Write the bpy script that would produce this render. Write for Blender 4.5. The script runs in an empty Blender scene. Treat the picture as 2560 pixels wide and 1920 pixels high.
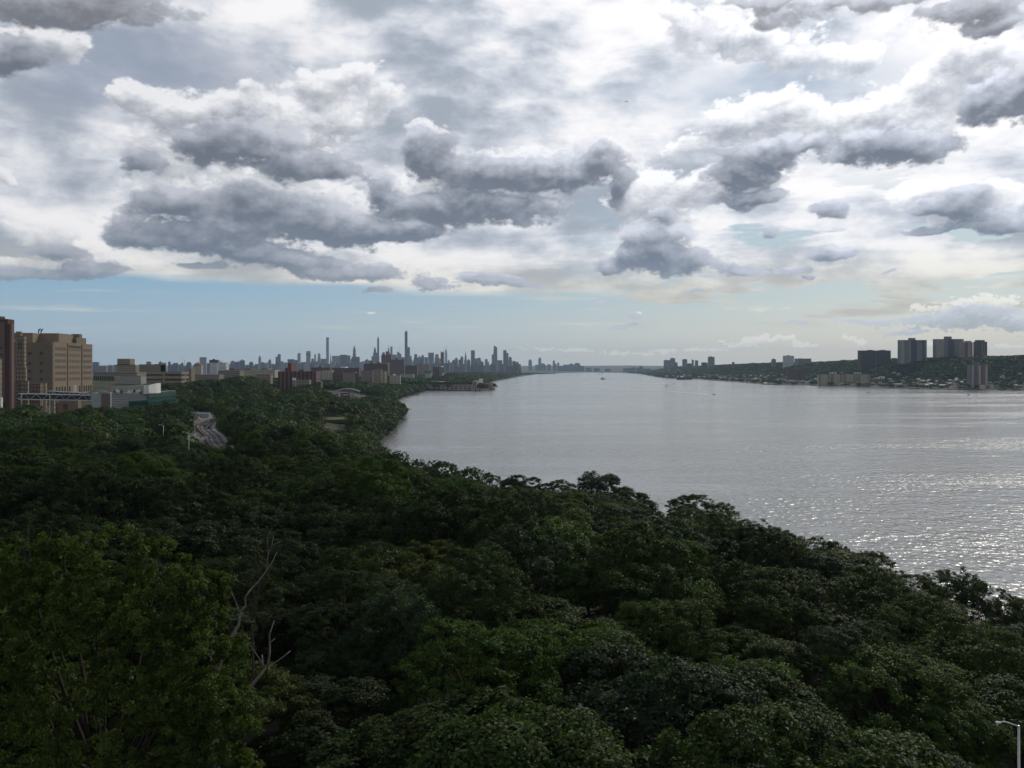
import bpy, math, random
import numpy as np
from mathutils import Vector
rad = math.radians
C = bpy.context.scene.collection
sc = bpy.context.scene
F, U0, V0, CAMZ = 2100.0, 1280.0, 920.0, 65.0     # lens of the photograph in its own pixels, horizon row, eye height

def P(u, v, d):                                    # picture direction + distance -> place on the map
    return ((u - U0) / F * d, d, CAMZ + (V0 - v) / F * d)

# ------------------------------------------------------------------ node helpers
class NT:
    def __init__(s, tree):
        s.t = tree
    def n(s, typ, ins=None, **kw):
        nd = s.t.nodes.new(typ)
        for k, v in kw.items():
            setattr(nd, k, v)
        for k, v in (ins or {}).items():
            s.put(nd.inputs[k], v)
        return nd
    def put(s, sock, v):
        if isinstance(v, bpy.types.NodeSocket):
            s.t.links.new(v, sock)
        else:
            try:
                sock.default_value = v
            except Exception:
                sock.default_value = tuple(v) + (1.0,) if len(v) == 3 else v
    def m(s, op, a, b=0.0, c=0.0, clamp=False):
        nd = s.t.nodes.new('ShaderNodeMath'); nd.operation = op; nd.use_clamp = clamp
        s.put(nd.inputs[0], a); s.put(nd.inputs[1], b); s.put(nd.inputs[2], c)
        return nd.outputs[0]
    def v(s, op, a, b=(0, 0, 0), c=(0, 0, 0), scale=None):
        nd = s.t.nodes.new('ShaderNodeVectorMath'); nd.operation = op
        s.put(nd.inputs[0], a); s.put(nd.inputs[1], b)
        if op == 'MULTIPLY_ADD': s.put(nd.inputs[2], c)
        if scale is not None: s.put(nd.inputs['Scale'], scale)
        return nd.outputs['Value'] if op in ('LENGTH', 'DOT_PRODUCT', 'DISTANCE') else nd.outputs[0]
    def ss(s, x, lo, hi, a=0.0, b=1.0):            # smoothstep map
        nd = s.t.nodes.new('ShaderNodeMapRange'); nd.interpolation_type = 'SMOOTHSTEP'; nd.clamp = True
        for k, v in zip(range(5), (x, lo, hi, a, b)): s.put(nd.inputs[k], v)
        return nd.outputs[0]
    def lin(s, x, lo, hi, a=0.0, b=1.0):
        nd = s.t.nodes.new('ShaderNodeMapRange'); nd.clamp = True
        for k, v in zip(range(5), (x, lo, hi, a, b)): s.put(nd.inputs[k], v)
        return nd.outputs[0]
    def mix(s, f, a, b, blend='MIX'):
        nd = s.t.nodes.new('ShaderNodeMix'); nd.data_type = 'RGBA'; nd.blend_type = blend
        s.put(nd.inputs[0], f); s.put(nd.inputs[6], a); s.put(nd.inputs[7], b)
        return nd.outputs[2]
    def noise(s, vec, scale, detail=4, rough=0.5, dist=0.0, col=False, lac=2.0, ntype=None):
        nd = s.t.nodes.new('ShaderNodeTexNoise')
        if ntype: nd.noise_type = ntype
        for k, v in (('Vector', vec), ('Scale', scale), ('Detail', detail), ('Roughness', rough), ('Distortion', dist), ('Lacunarity', lac)):
            s.put(nd.inputs[k], v)
        return nd.outputs['Color' if col else 'Fac']
    def xyz(s, x, y, z=0.0):
        nd = s.t.nodes.new('ShaderNodeCombineXYZ')
        s.put(nd.inputs[0], x); s.put(nd.inputs[1], y); s.put(nd.inputs[2], z)
        return nd.outputs[0]
# ------------------------------------------------------------------ clouds, computed once as a map of the sky over compass direction and height
S1 = 2560 / 2212.0
SUN_AZ, SUN_EL = rad(34), rad(34)
SUN = Vector((math.sin(SUN_AZ) * math.cos(SUN_EL), math.cos(SUN_AZ) * math.cos(SUN_EL), math.sin(SUN_EL)))

def perlin(x, y, seed):
    r = np.random.RandomState(seed); perm = r.permutation(1024); ang = r.rand(1024) * 2 * np.pi
    gx, gy = np.cos(ang).astype(np.float32), np.sin(ang).astype(np.float32)
    xi, yi = np.floor(x).astype(np.int32), np.floor(y).astype(np.int32)
    xf, yf = (x - xi).astype(np.float32), (y - yi).astype(np.float32)
    def g(ix, iy, fx, fy):
        h = perm[(perm[ix & 1023] + iy) & 1023]
        return gx[h] * fx + gy[h] * fy
    s = xf * xf * xf * (xf * (xf * 6 - 15) + 10); t = yf * yf * yf * (yf * (yf * 6 - 15) + 10)
    a = g(xi, yi, xf, yf); b = g(xi + 1, yi, xf - 1, yf); c = g(xi, yi + 1, xf, yf - 1); d = g(xi + 1, yi + 1, xf - 1, yf - 1)
    return (a + s * (b - a)) * (1 - t) + (c + s * (d - c)) * t * 1.0
def fbm(x, y, seed, octv=6, gain=0.5, billow=False):
    o, a, n = 0.0, 1.0, 0.0
    for k in range(octv):
        p = perlin(x * 2.03 ** k + 17.3 * k, y * 2.03 ** k - 9.1 * k, seed + k)
        o = o + a * ((np.abs(p) * 2.4 - 0.55) if billow else p * 1.6); n += a; a *= gain
    return (o / n).astype(np.float32)
def sst(x, lo, hi, a=0.0, b=1.0):
    t = np.clip((x - lo) / (hi - lo), 0, 1); return a + (b - a) * t * t * (3 - 2 * t)
def azel(u, v):
    a = math.atan((u - U0) / F)
    return a, math.atan((V0 - v) / F * math.cos(a))
def mixc(f, a, b):
    f = np.asarray(f)[..., None]; return a * (1 - f) + np.asarray(b, np.float32) * f

# heaps of cumulus: centre, half width, half height, strength (as seen in the photograph; turned into angles below)
DARK = [(40,5,210,50),(190,-8,240,46),(10,128,120,34),
 (545,320,120,50),(480,285,70,40),(640,350,100,36),(430,305,50,45),(700,365,60,24),(300,350,50,28),
 (420,502,190,36),(355,440,85,30),(290,505,70,28),(540,450,120,46),(640,485,160,42),(770,495,170,36),(860,500,95,24),(520,440,70,24),
 (780,585,150,24),(640,562,90,18),(930,615,56,18),(810,632,40,9),(560,545,120,18),
 (965,330,78,56),(1050,385,120,36),(1120,365,90,34),(1190,372,130,40),(1300,345,78,58),(1360,395,36,44),(930,345,50,48),
 (795,405,50,34),(850,430,80,34),(930,438,110,34),(1060,460,150,34),(1000,445,80,34),
 (1640,330,105,44),(1615,370,86,40),(1540,315,50,16),(1740,308,80,16),(1860,335,130,32),(1960,318,115,36),
 (1620,425,110,18),(1448,466,34,18),
 (1425,540,82,48),(1405,570,125,24),(1490,562,46,22),(1302,583,22,10),
 (1590,582,56,18),(1080,598,66,12),(1130,610,58,9),(1030,592,24,8),
 (2075,440,90,34),(2170,478,90,26),(2000,450,55,16),(2040,497,120,10),(1790,543,66,15),
 (2150,230,60,48),(2210,200,50,70),(2120,30,130,34),(1900,0,260,20),(2180,50,60,20),(1650,0,130,12),
 (120,545,90,24),(50,592,140,16),(200,585,110,18),(440,572,80,10),
 (2080,690,130,20),(2130,670,80,14),(1985,690,60,12),(1880,692,52,7),(2200,700,70,28),(1960,717,40,6),(1735,701,30,5),
 (1700,577,44,9),(1740,592,18,5),(1780,455,40,20),(1660,492,24,16),
 (1362,704,32,4),(1378,685,14,9),(1340,710,20,3),(905,713,24,4),(937,722,15,3),(990,701,12,2.5),(992,662,14,4),(1495,629,22,5),(1300,651,12,3),(1925,587,20,6)]
LIGHT = [(110,110,100,55),(40,110,110,44),(290,195,50,28),(370,235,70,40),(460,225,95,50),(530,235,80,42),(560,190,45,36),(640,255,55,26),(690,190,60,38),(760,170,62,36),(820,215,50,40),(740,260,90,34),(690,300,60,26),(620,330,120,70),(480,300,110,70),(330,330,70,60),
 (10,375,28,30),(120,510,96,38),(60,570,120,26),(240,570,80,26),
 (430,450,190,70),(620,440,190,60),(800,470,160,45),(900,400,110,34),
 (960,300,75,52),(1310,320,74,50),(1130,360,150,50),(1050,430,150,40),(1370,420,50,60),(1440,440,70,50),
 (1560,260,90,44),(1680,240,110,48),(1800,265,120,44),(1930,255,110,42),(1960,275,100,46),(2040,180,90,60),(2120,150,90,80),(2010,300,60,40),(2180,90,60,50),(1640,330,140,60),(1860,320,150,50),
 (1500,300,60,26),(1510,410,70,40),(1610,400,130,44),(1590,80,140,52),(1470,50,100,40),(1720,110,110,45),(1830,140,60,34),(2080,110,90,40),
 (2010,415,100,30),(2150,430,80,40),(2080,460,120,44),(1425,545,112,46),(1590,582,62,24),(1790,545,74,22),
 (2120,655,120,26),(2000,668,80,18),
 (1640,742,52,13),(1610,750,50,9),(1700,736,42,11),(1740,748,60,7),(1840,733,26,13),(1868,737,16,9),(1520,758,70,7),(1380,763,80,6),(1250,758,70,9),(1150,757,60,8),(1565,740,10,3),(790,676,18,5),(1390,680,12,6),(1440,756,40,6),(2000,745,60,8),(2180,748,60,8)]

def blobfield(blobs, A, E, kk=3.2):
    acc = np.full(A.shape, 0.0, np.float32); rel = np.zeros_like(acc)
    for (u, v, rx, ry) in blobs:
        a, e = azel(u * S1, v * S1)
        ra, re = rx * S1 / F * math.cos(a) ** 2, ry * S1 / F * math.cos(a)
        l = np.sqrt(((A - a) / ra) ** 2 + ((E - e) / re) ** 2)
        w = np.exp(-kk * np.minimum(l, 6)); acc += w; rel += w * (E - e) / re
    return -np.log(acc + 1e-9) / kk, rel / (acc + 1e-9)              # soft minimum of the distances to the heaps

def shift(T, da, de, step):                        # T seen a step further towards the sun
    return np.roll(np.roll(T, -int(round(da / step)), 1), -int(round(de / step)), 0)

def cloud_map(a0, a1, e0, e1, nx, ny, front):
    step = (a1 - a0) / nx
    A, E = np.meshgrid(np.linspace(a0, a1, nx, dtype=np.float32), np.linspace(e0, e1, ny, dtype=np.float32))
    ef = sst(E, 0.01, 0.20, 0.28, 1.0)             # features shrink with distance towards the horizon
    X, Y, Z = np.sin(A) * np.cos(E), np.cos(A) * np.cos(E), np.sin(E)
    glow = np.maximum(X * SUN[0] + Y * SUN[1] + Z * SUN[2], 0) ** 4
    # high sheet in its own plane
    cz = np.maximum(Z, 0) + 0.085
    px, py = X / cz, Y / cz
    s1 = fbm(px * 0.8 + 0.35 * fbm(px, py, 60, 3), py * 1.1, 11, 7, 0.56)
    s2 = fbm(A * 5 + 2, E * 11, 31, 7, 0.50)
    s3 = fbm(A * 17 + 0.8 * s2, E * 30 + s1, 43, 6, 0.6)
    s4 = fbm(A * 10 + 7, E * 24 + 0.5 * s2, 37, 6, 0.55)
    sb = s1 * 0.42 + s2 * 0.45 + s4 * 0.46 + s3 * 0.14
    sheet_v = sst(sb, -0.34, 0.30, 0.43, 0.90) + 0.24 * glow * sst(sb, -0.5, 0.2, 0.4, 1)
    sc_ = mixc(sst(sb, -0.35, 0.30), np.array((0.80, 0.90, 1.06), np.float32), (1.0, 0.985, 1.0))
    warm = sst(E, 0.15, 0.07)
    sc_ = mixc(warm * 0.9, sc_, (1.0, 0.975, 0.86))
    sv = mixc(warm, sheet_v, 0.62) if False else sheet_v * (1 - warm * 0.45) + 0.66 * warm * 0.45
    sheet = sc_ * sv[..., None]
    edge = sst(A, -0.6, 0.15, 0.101, 0.0835) - sst(A, 0.12, 0.30, 0.0, 0.010)
    rg = fbm(A * 7, E * 55, 71, 6, 0.55) * sst(A, 0.07, 0.30, 0.006, 0.075)
    cov = sst(E + rg - edge, -0.002, 0.010)
    hole = sst(fbm(A * 6 + 3, E * 30 + 1, 83, 6, 0.56), 0.10, 0.26) * sst(A, 0.0, 0.25) * sst(E, 0.24, 0.15)
    cov = cov * (1 - hole)
    stk = sst(fbm(A * 4, E * 70, 91, 5, 0.6), 0.12, 0.5, 0, 0.45) * sst(E, 0.015, 0.06)
    cov = np.maximum(cov, stk)
    if not front: cov = np.maximum(cov, sst(E, 0.1, 0.3) * sst(sb, -0.35, 0.0))
    rgb = sheet.copy(); al = cov.copy()
    def over(rgb, al, col, a):                      # premultiply-free "over"
        na = a + al * (1 - a)
        w = (a / np.maximum(na, 1e-5))[..., None]
        return rgb * (1 - w) + col * w, na
    hol = np.sqrt(((A - azel(390 * S1, 0)[0]) / 0.19) ** 2 + ((E - azel(400 * S1, 160 * S1)[1]) / 0.055) ** 2) + 0.5 * s2
    k = sst(hol, 0.2, 1.3, 0.8, 0.0)
    rgb = mixc(k, rgb, (0.30, 0.35, 0.45))
    hol = np.sqrt(((A - azel(1700 * S1, 0)[0]) / 0.22) ** 2 + ((E - azel(1700 * S1, 185 * S1)[1]) / 0.035) ** 2) + 0.5 * s2
    rgb = mixc(sst(hol, 0.2, 1.3, 0.65, 0.0), rgb, (0.47, 0.56, 0.69))
    # cumulus
    wa = (fbm(A * 9, E * 13, 101, 5, 0.5) * 0.036 + fbm(A * 40, E * 50, 107, 3, 0.5) * 0.006) * ef
    we = (fbm(A * 9 + 50, E * 13 + 9, 103, 5, 0.5) * 0.020 + fbm(A * 40 + 5, E * 50, 109, 3, 0.5) * 0.005) * ef
    fs = 1.0 / ef
    AA, EE = A / 1.0, E
    bl = fbm(A * 22, E * 34, 121, 6, 0.56, True)
    bf = fbm(A * 70, E * 110, 131, 5, 0.6, True)
    bn = fbm(A * 11, E * 20, 141, 7, 0.6)
    small = sst(E, 0.14, 0.03)
    bump = (bl * 0.62 * (1 - 0.5 * small) + bf * (0.13 + 0.78 * small) + bn * (0.75 + 0.25 * small))
    bs = fbm(A * 150, E * 270, 161, 4, 0.6, True)
    bump = bump + bs * 0.55 * small
    def heap(blobs, k_ext, lo=0.0, hi=0.3, extra=0.0, kk=3.2):
        f, rel = blobfield(blobs, A + wa, E + we, kk)
        T = np.clip(1.02 - f + bump + extra, -0.5, 2.0)
        a = sst(T, lo, hi)
        Tp = np.maximum(T, 0) + np.maximum(bump, 0) * 0.0
        Ts = np.clip(T, -0.3, 1.6); g = np.clip(Ts - np.roll(np.roll(Ts, -int(round(.0035 / step)), 1), -int(round(.0085 / step)), 0), -0.35, 0.6)
        d = 0.0
        for i in range(1, 8):
            s = 0.0042 * i
            d = d + np.roll(np.roll(Tp, -int(round(s * 0.35 / step)), 1), -int(round(s / step)), 0)
        return rel, a, np.clip(np.exp(-k_ext * d) + g * 0.42, -0.2, 1.2)
    if front:
        TL, aL, LL = heap(LIGHT, 0.34, 0.0, 0.30 - 0.14 * small, -0.15 * small)
        grain = np.clip((bl * 0.5 + bf * 0.35 + bn * 0.6) * 0.9, -0.5, 0.5)
        lit = np.clip(LL * 0.75 + 0.10 + 0.50 * sst(TL + bump * 0.7, -0.3, 0.9) + grain * 0.42, 0, 1)
        lk = 0.86 + 0.46 * glow
        shade = np.array((0.36, 0.39, 0.455), np.float32) * (0.8 + 0.45 * glow)[..., None]
        colL = shade * (1 - lit[..., None]) + (np.array((0.97, 0.975, 1.0), np.float32) * lk[..., None]) * lit[..., None]
        colL = mixc(warm * 0.8, colL, 0) if False else colL * (1 - warm[..., None] * np.array((0.06, 0.08, 0.17), np.float32))
        rgb, al = over(rgb, al, colL, aL * sst(E, 0.0, 0.16, 0.62, 0.90))
        TD, aD, LD = heap(DARK, 0.34, -0.04, 0.32, 0.16 + 0.04 * small, 5.5)
        litD = np.clip(0.62 * LD + 0.50 * sst(TD + bump * 0.7, 0.05, 1.25) + grain * 0.30 - 0.03, 0, 1)
        dk = mixc(sst(E, 0.28, 0.42), mixc(sst(E, 0.05, 0.25), np.array((0.150, 0.195, 0.265), np.float32) * np.ones(A.shape + (1,), np.float32), (0.135, 0.158, 0.203)), (0.20, 0.195, 0.205))
        dk = mixc(sst(E, 0.14, 0.03, 0.0, 0.55), dk, (0.40, 0.455, 0.52))
        dk = dk * (1 + 0.25 * glow)[..., None]
        br = np.array((0.58, 0.61, 0.69), np.float32) * (0.85 + 0.75 * glow)[..., None]
        colD = dk * (1 - litD[..., None]) + br * litD[..., None]
        rgb, al = over(rgb, al, colD, aD * sst(E, 0.02, 0.12, 0.72, 0.95))
    else:
        n = fbm(px * 1.2, py * 1.2, 151, 6, 0.55) + 0.3 * bl
        n = n + sst(E, 0.5, 0.8) * 0.45 + 0.12  # cloud overhead, out of view, thickened and darkened to dim the light below
        a = sst(n, 0.0, 0.25) * sst(E, 0.02, 0.2)
        colD = mixc(sst(n, 0.05, 0.6), np.array((0.55, 0.57, 0.62), np.float32) * (0.8 + 0.6 * glow)[..., None], (0.17, 0.185, 0.215))
        rgb, al = over(rgb, al, colD, a)
    return np.dstack([rgb, al]).astype(np.float32)
def sky_image(name, M):
    im = bpy.data.images.new(name, M.shape[1], M.shape[0], alpha=True, float_buffer=True)
    im.colorspace_settings.name = 'Linear Rec.709' if False else im.colorspace_settings.name
    im.alpha_mode = 'CHANNEL_PACKED'
    im.pixels.foreach_set(M.ravel()); im.update(); im.pack()
    return im
world = bpy.data.worlds.new("World"); sc.world = world; world.use_nodes = True
wt = world.node_tree; wt.nodes.clear(); W = NT(wt)
D = W.v('NORMALIZE', W.n('ShaderNodeTexCoord').outputs['Generated'])
sep = W.n('ShaderNodeSeparateXYZ', {0: D}); X, Y, Z = sep.outputs
az = W.m('ARCTAN2', X, Y); el = W.m('ARCSINE', Z)
def sky_tex(im, a0, a1, e0, e1):
    uv = W.xyz(W.m('DIVIDE', W.m('SUBTRACT', az, a0), a1 - a0), W.m('DIVIDE', W.m('SUBTRACT', el, e0), e1 - e0))
    return W.n('ShaderNodeTexImage', {'Vector': uv}, image=im, extension='EXTEND')
A0, A1, E0, E1 = -0.68, 0.68, -0.04, 0.56
tf = sky_tex(sky_image('clouds_ahead', cloud_map(A0, A1, E0, E1, 1904, 840, True)), A0, A1, E0, E1)
tb = sky_tex(sky_image('unseen_clouds', cloud_map(-math.pi, math.pi, -0.04, 1.57, 1024, 256, False)), -math.pi, math.pi, -0.04, 1.57)
blend = W.m('MULTIPLY', W.ss(W.m('ABSOLUTE', az), 0.67, 0.58), W.ss(el, 0.545, 0.47))
ccol = W.mix(blend, tb.outputs[0], tf.outputs[0])
calpha = W.lin(blend, 0, 1, tb.outputs[1], tf.outputs[1])
sky = W.n('ShaderNodeTexSky', sky_type='NISHITA', sun_disc=False, sun_elevation=SUN_EL, sun_rotation=SUN_AZ, altitude=50, air_density=1.0, dust_density=1.6, ozone_density=1.2).outputs[0]
K = 0.1
pale = W.mix(W.ss(el, 0.0, 0.115), W.mix(W.ss(az, -0.5, 0.5), (0.44, 0.57, 0.67), (0.60, 0.62, 0.585)), W.mix(W.ss(az, -0.5, 0.5), (0.225, 0.415, 0.60), (0.35, 0.50, 0.57)))
base = W.mix(0.80, W.v('MULTIPLY', sky, (K, K, K)), pale)
c = W.mix(calpha, base, ccol)
c = W.mix(W.ss(el, -0.002, -0.03), c, (0.12, 0.14, 0.15))
bg = W.n('ShaderNodeBackground', {'Color': W.v('SCALE', c, scale=1.0 / K), 'Strength': K})
wt.links.new(bg.outputs[0], W.n('ShaderNodeOutputWorld').inputs[0])
world.cycles.sampling_method = 'MANUAL'; world.cycles.sample_map_resolution = 512

sd = bpy.data.lights.new('sun', 'SUN'); sd.energy = 1.9; sd.angle = rad(1.2); sd.color = (1.0, 0.93, 0.82)
so = bpy.data.objects.new('sun', sd); C.objects.link(so); so.rotation_euler = SUN.to_track_quat('Z', 'Y').to_euler(); so.location = (200, 200, 900)
cd = bpy.data.cameras.new('camera'); cam = bpy.data.objects.new('camera', cd); C.objects.link(cam); sc.camera = cam
cam.location = (0, 0, CAMZ); cam.rotation_euler = (rad(90), 0, 0)
cd.sensor_width = 36; cd.lens = 36 * F / 2560; cd.shift_y = -(960 - V0) / 2560; cd.clip_start = 0.5; cd.clip_end = 100000
sc.view_settings.view_transform = 'Standard'; sc.view_settings.look = 'None'; sc.view_settings.exposure = 0; sc.view_settings.gamma = 1
sc.view_settings.use_curve_mapping = False
cy = sc.cycles
cy.max_bounces = 5; cy.diffuse_bounces = 2; cy.glossy_bounces = 2; cy.transmission_bounces = 3; cy.transparent_max_bounces = 4; cy.volume_bounces = 0
cy.use_denoising = True; cy.sample_clamp_indirect = 3.0; cy.sample_clamp_direct = 5.0
# ------------------------------------------------------------------ mesh and object helpers
def tag(o, label=None, cat=None, group=None, kind=None):
    if label: o['label'] = label
    if cat: o['category'] = cat
    if group: o['group'] = group
    if kind: o['kind'] = kind
    return o
def empty(name, loc=(0, 0, 0), rz=0.0):
    o = bpy.data.objects.new(name, None); C.objects.link(o); o.location = loc; o.rotation_euler = (0, 0, rz); o.empty_display_size = 1
    return o
def np_mesh(name, V, Q, mat=None, cols=None, smooth=False, n=4):
    me = bpy.data.meshes.new(name)
    V = np.asarray(V, np.float32); Q = np.asarray(Q, np.int32)
    me.vertices.add(len(V)); me.vertices.foreach_set('co', V.ravel())
    me.loops.add(Q.size); me.loops.foreach_set('vertex_index', Q.ravel())
    me.polygons.add(len(Q)); me.polygons.foreach_set('loop_start', np.arange(0, Q.size, n, dtype=np.int32))
    if cols is not None:
        at = me.color_attributes.new('lc', 'FLOAT_COLOR', 'POINT'); at.data.foreach_set('color', np.asarray(cols, np.float32).ravel())
    if smooth: me.polygons.foreach_set('use_smooth', np.ones(len(Q), bool))
    if mat: me.materials.append(mat)
    me.update(calc_edges=True)
    return me
class MB:
    def __init__(s): s.v = []; s.f = []; s.m = []
    def add(s, vs, fs, mi=0):
        b = len(s.v); s.v += [tuple(p) for p in vs]; s.f += [tuple(b + i for i in f) for f in fs]; s.m += [mi] * len(fs); return s
    def box(s, x0, x1, y0, y1, z0, z1, mi=0):
        return s.add([(x0,y0,z0),(x1,y0,z0),(x1,y1,z0),(x0,y1,z0),(x0,y0,z1),(x1,y0,z1),(x1,y1,z1),(x0,y1,z1)],
                     [(0,3,2,1),(4,5,6,7),(0,1,5,4),(1,2,6,5),(2,3,7,6),(3,0,4,7)], mi)
    def prism(s, poly, z0, z1, mi=0, top=None):     # poly counter-clockwise; top = optional other outline of the same length
        n = len(poly); t = top or poly
        zt = z1 if isinstance(z1, (list, tuple)) else [z1] * n
        vs = [(x, y, z0) for x, y in poly] + [(x, y, zt[i]) for i, (x, y) in enumerate(t)]
        fs = [tuple(range(n))[::-1], tuple(range(n, 2 * n))] + [(i, (i + 1) % n, n + (i + 1) % n, n + i) for i in range(n)]
        return s.add(vs, fs, mi)
    def cyl(s, x, y, z0, z1, r0, r1=None, n=10, mi=0):
        r1 = r0 if r1 is None else r1
        c = [(math.cos(2 * math.pi * k / n), math.sin(2 * math.pi * k / n)) for k in range(n)]
        return s.prism([(x + r0 * a, y + r0 * b) for a, b in c], z0, z1, mi, [(x + r1 * a, y + r1 * b) for a, b in c])
    def tube(s, path, radii, n=6, mi=0):
        pts = [Vector(p) for p in path]; rings = []
        for i, p in enumerate(pts):
            d = (pts[min(i + 1, len(pts) - 1)] - pts[max(i - 1, 0)]).normalized()
            u = d.cross(Vector((0.31, 0.9, 0.27))).normalized(); w = d.cross(u)
            r = radii[i] if isinstance(radii, (list, tuple)) else radii
            rings.append([p + (u * math.cos(2 * math.pi * k / n) + w * math.sin(2 * math.pi * k / n)) * r for k in range(n)])
        vs = [q for ring in rings for q in ring]; fs = []
        for i in range(len(pts) - 1):
            for k in range(n):
                k2 = (k + 1) % n; fs.append((i * n + k, i * n + k2, (i + 1) * n + k2, (i + 1) * n + k))
        fs += [tuple(range(n))[::-1], tuple((len(pts) - 1) * n + k for k in range(n))]
        return s.add(vs, fs, mi)
    def bar(s, a, b, r, mi=0): return s.tube([a, b], [r, r], 4, mi)
    def build(s, name, mats, parent=None, loc=(0, 0, 0), rz=0.0, smooth=False):
        me = bpy.data.meshes.new(name); me.from_pydata(s.v, [], s.f)
        mats = mats if isinstance(mats, (list, tuple)) else [mats]
        for m in mats: me.materials.append(m)
        if len(mats) > 1: me.polygons.foreach_set('material_index', s.m)
        if smooth: me.polygons.foreach_set('use_smooth', [True] * len(s.f))
        me.update()
        o = bpy.data.objects.new(name, me); C.objects.link(o); o.location = loc; o.rotation_euler = (0, 0, rz)
        if parent: o.parent = parent
        return o

# ------------------------------------------------------------------ materials
def material(name, col, rough=0.8, metal=0.0, spec=0.3, var=0.12, scale=0.5, fn=None):
    m = bpy.data.materials.new(name); m.use_nodes = True; T = NT(m.node_tree); b = m.node_tree.nodes['Principled BSDF']
    b.inputs['Roughness'].default_value = rough; b.inputs['Metallic'].default_value = metal; b.inputs['Specular IOR Level'].default_value = spec
    geo = T.n('ShaderNodeNewGeometry').outputs['Position']
    c = col if isinstance(col, bpy.types.NodeSocket) else tuple(col)
    n = T.noise(geo, scale, 5, 0.6)
    k = T.lin(n, 0.25, 0.75, 1 - var, 1 + var)
    c = T.v('MULTIPLY', c, T.xyz(k, k, k))
    T.put(b.inputs['Base Color'], c)
    if fn: fn(T, b, c)
    return m
def facade(name, wall, glass, wx, wz, fx=0.55, fz=0.5, var=0.12, z0=0.0, band=None, rough=0.85, ox=0.0):
    """wall with a regular grid of windows, in the thing's own coordinates, on whichever side is looked at"""
    m = bpy.data.materials.new(name); m.use_nodes = True; T = NT(m.node_tree); b = m.node_tree.nodes['Principled BSDF']
    pos = T.n('ShaderNodeTexCoord').outputs['Object']
    s = T.n('ShaderNodeSeparateXYZ', {0: pos}).outputs
    nr = T.n('ShaderNodeVectorTransform', {0: T.n('ShaderNodeNewGeometry').outputs['True Normal']}, vector_type='NORMAL', convert_from='WORLD', convert_to='OBJECT').outputs[0]
    ns = T.n('ShaderNodeSeparateXYZ', {0: nr}).outputs
    isx = T.m('GREATER_THAN', T.m('ABSOLUTE', ns[0]), 0.7)
    h = T.m('ADD', T.m('MULTIPLY', isx, s[1]), T.m('MULTIPLY', T.m('SUBTRACT', 1.0, isx), s[0]))
    def cell(v, w, f):
        fr = T.m('FRACT', T.m('DIVIDE', v, w))
        return T.m('LESS_THAN', T.m('ABSOLUTE', T.m('SUBTRACT', fr, 0.5)), f / 2)
    side = T.m('LESS_THAN', T.m('ABSOLUTE', ns[2]), 0.5)
    win = T.m('MULTIPLY', T.m('MULTIPLY', cell(T.m('ADD', h, ox), wx, fx), cell(T.m('SUBTRACT', s[2], z0), wz, fz)), side)
    cid = T.xyz(T.m('FLOOR', T.m('DIVIDE', h, wx)), T.m('FLOOR', T.m('DIVIDE', s[2], wz)), isx)
    rnd = T.n('ShaderNodeTexWhiteNoise', {0: cid}, noise_dimensions='3D').outputs[0]
    geo = T.n('ShaderNodeNewGeometry').outputs['Position']
    n = T.noise(T.v('MULTIPLY', geo, (1, 1, 0.35)), 0.12, 5, 0.6)
    k = T.lin(n, 0.25, 0.75, 1 - var, 1 + var)
    wc = T.v('MULTIPLY', tuple(wall), T.xyz(k, k, k))
    if band:
        bz = cell(s[2], band[0], band[1]); wc = T.mix(T.m('MULTIPLY', bz, side), wc, band[2])
    gk = T.lin(rnd, 0, 1, 0.5, 1.7)
    gc = T.v('MULTIPLY', tuple(glass), T.xyz(gk, gk, gk))
    T.put(b.inputs['Base Color'], T.mix(win, wc, gc))
    T.put(b.inputs['Roughness'], T.lin(win, 0, 1, rough, 0.25))
    b.inputs['Specular IOR Level'].default_value = 0.35
    return m
M = {}
M['concrete'] = material('concrete', (0.30, 0.295, 0.275)); M['white'] = material('white paint', (0.72, 0.72, 0.70)); M['grey'] = material('grey metal', (0.30, 0.31, 0.32), 0.5)
M['dark'] = material('dark metal', (0.04, 0.045, 0.05), 0.5); M['glass'] = material('dark window glass', (0.025, 0.03, 0.035), 0.15, spec=0.6)
M['tan'] = material('tan brick', (0.215, 0.163, 0.11), scale=0.3); M['tan_shade'] = material('tan brick with painted shade', (0.165, 0.128, 0.092), scale=0.3)  # second tan is a darker copy, shade of the side walls put into its colour
M['brown'] = material('brown brick', (0.16, 0.105, 0.085), scale=0.3); M['red'] = material('red brick', (0.12, 0.052, 0.04), scale=0.3)
M['maroon'] = material('maroon brick', (0.085, 0.038, 0.038), scale=0.3); M['mauve'] = material('mauve brick', (0.16, 0.10, 0.088), scale=0.3)
M['bark'] = material('bark', (0.038, 0.032, 0.026), 0.95, var=0.35, scale=3); M['deadwood'] = material('weathered dead wood', (0.20, 0.185, 0.165), 0.9, var=0.55, scale=2.2)
M['roof'] = material('roof felt', (0.12, 0.12, 0.12)); M['greenglass'] = material('green curtain glass', (0.02, 0.07, 0.06), 0.25, spec=0.6, var=0.5, scale=0.25)
M['galv'] = material('galvanised steel', (0.50, 0.51, 0.50), 0.4, 0.5); M['lens'] = material('lamp lens', (0.75, 0.77, 0.76), 0.2)
M['asphalt'] = material('asphalt', (0.11, 0.11, 0.108), 0.9); M['paint'] = material('road paint', (0.7, 0.7, 0.68)); M['purple'] = material('purple panel', (0.10, 0.02, 0.12), 0.4); M['redp'] = material('red panel', (0.5, 0.03, 0.06), 0.4)
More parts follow.
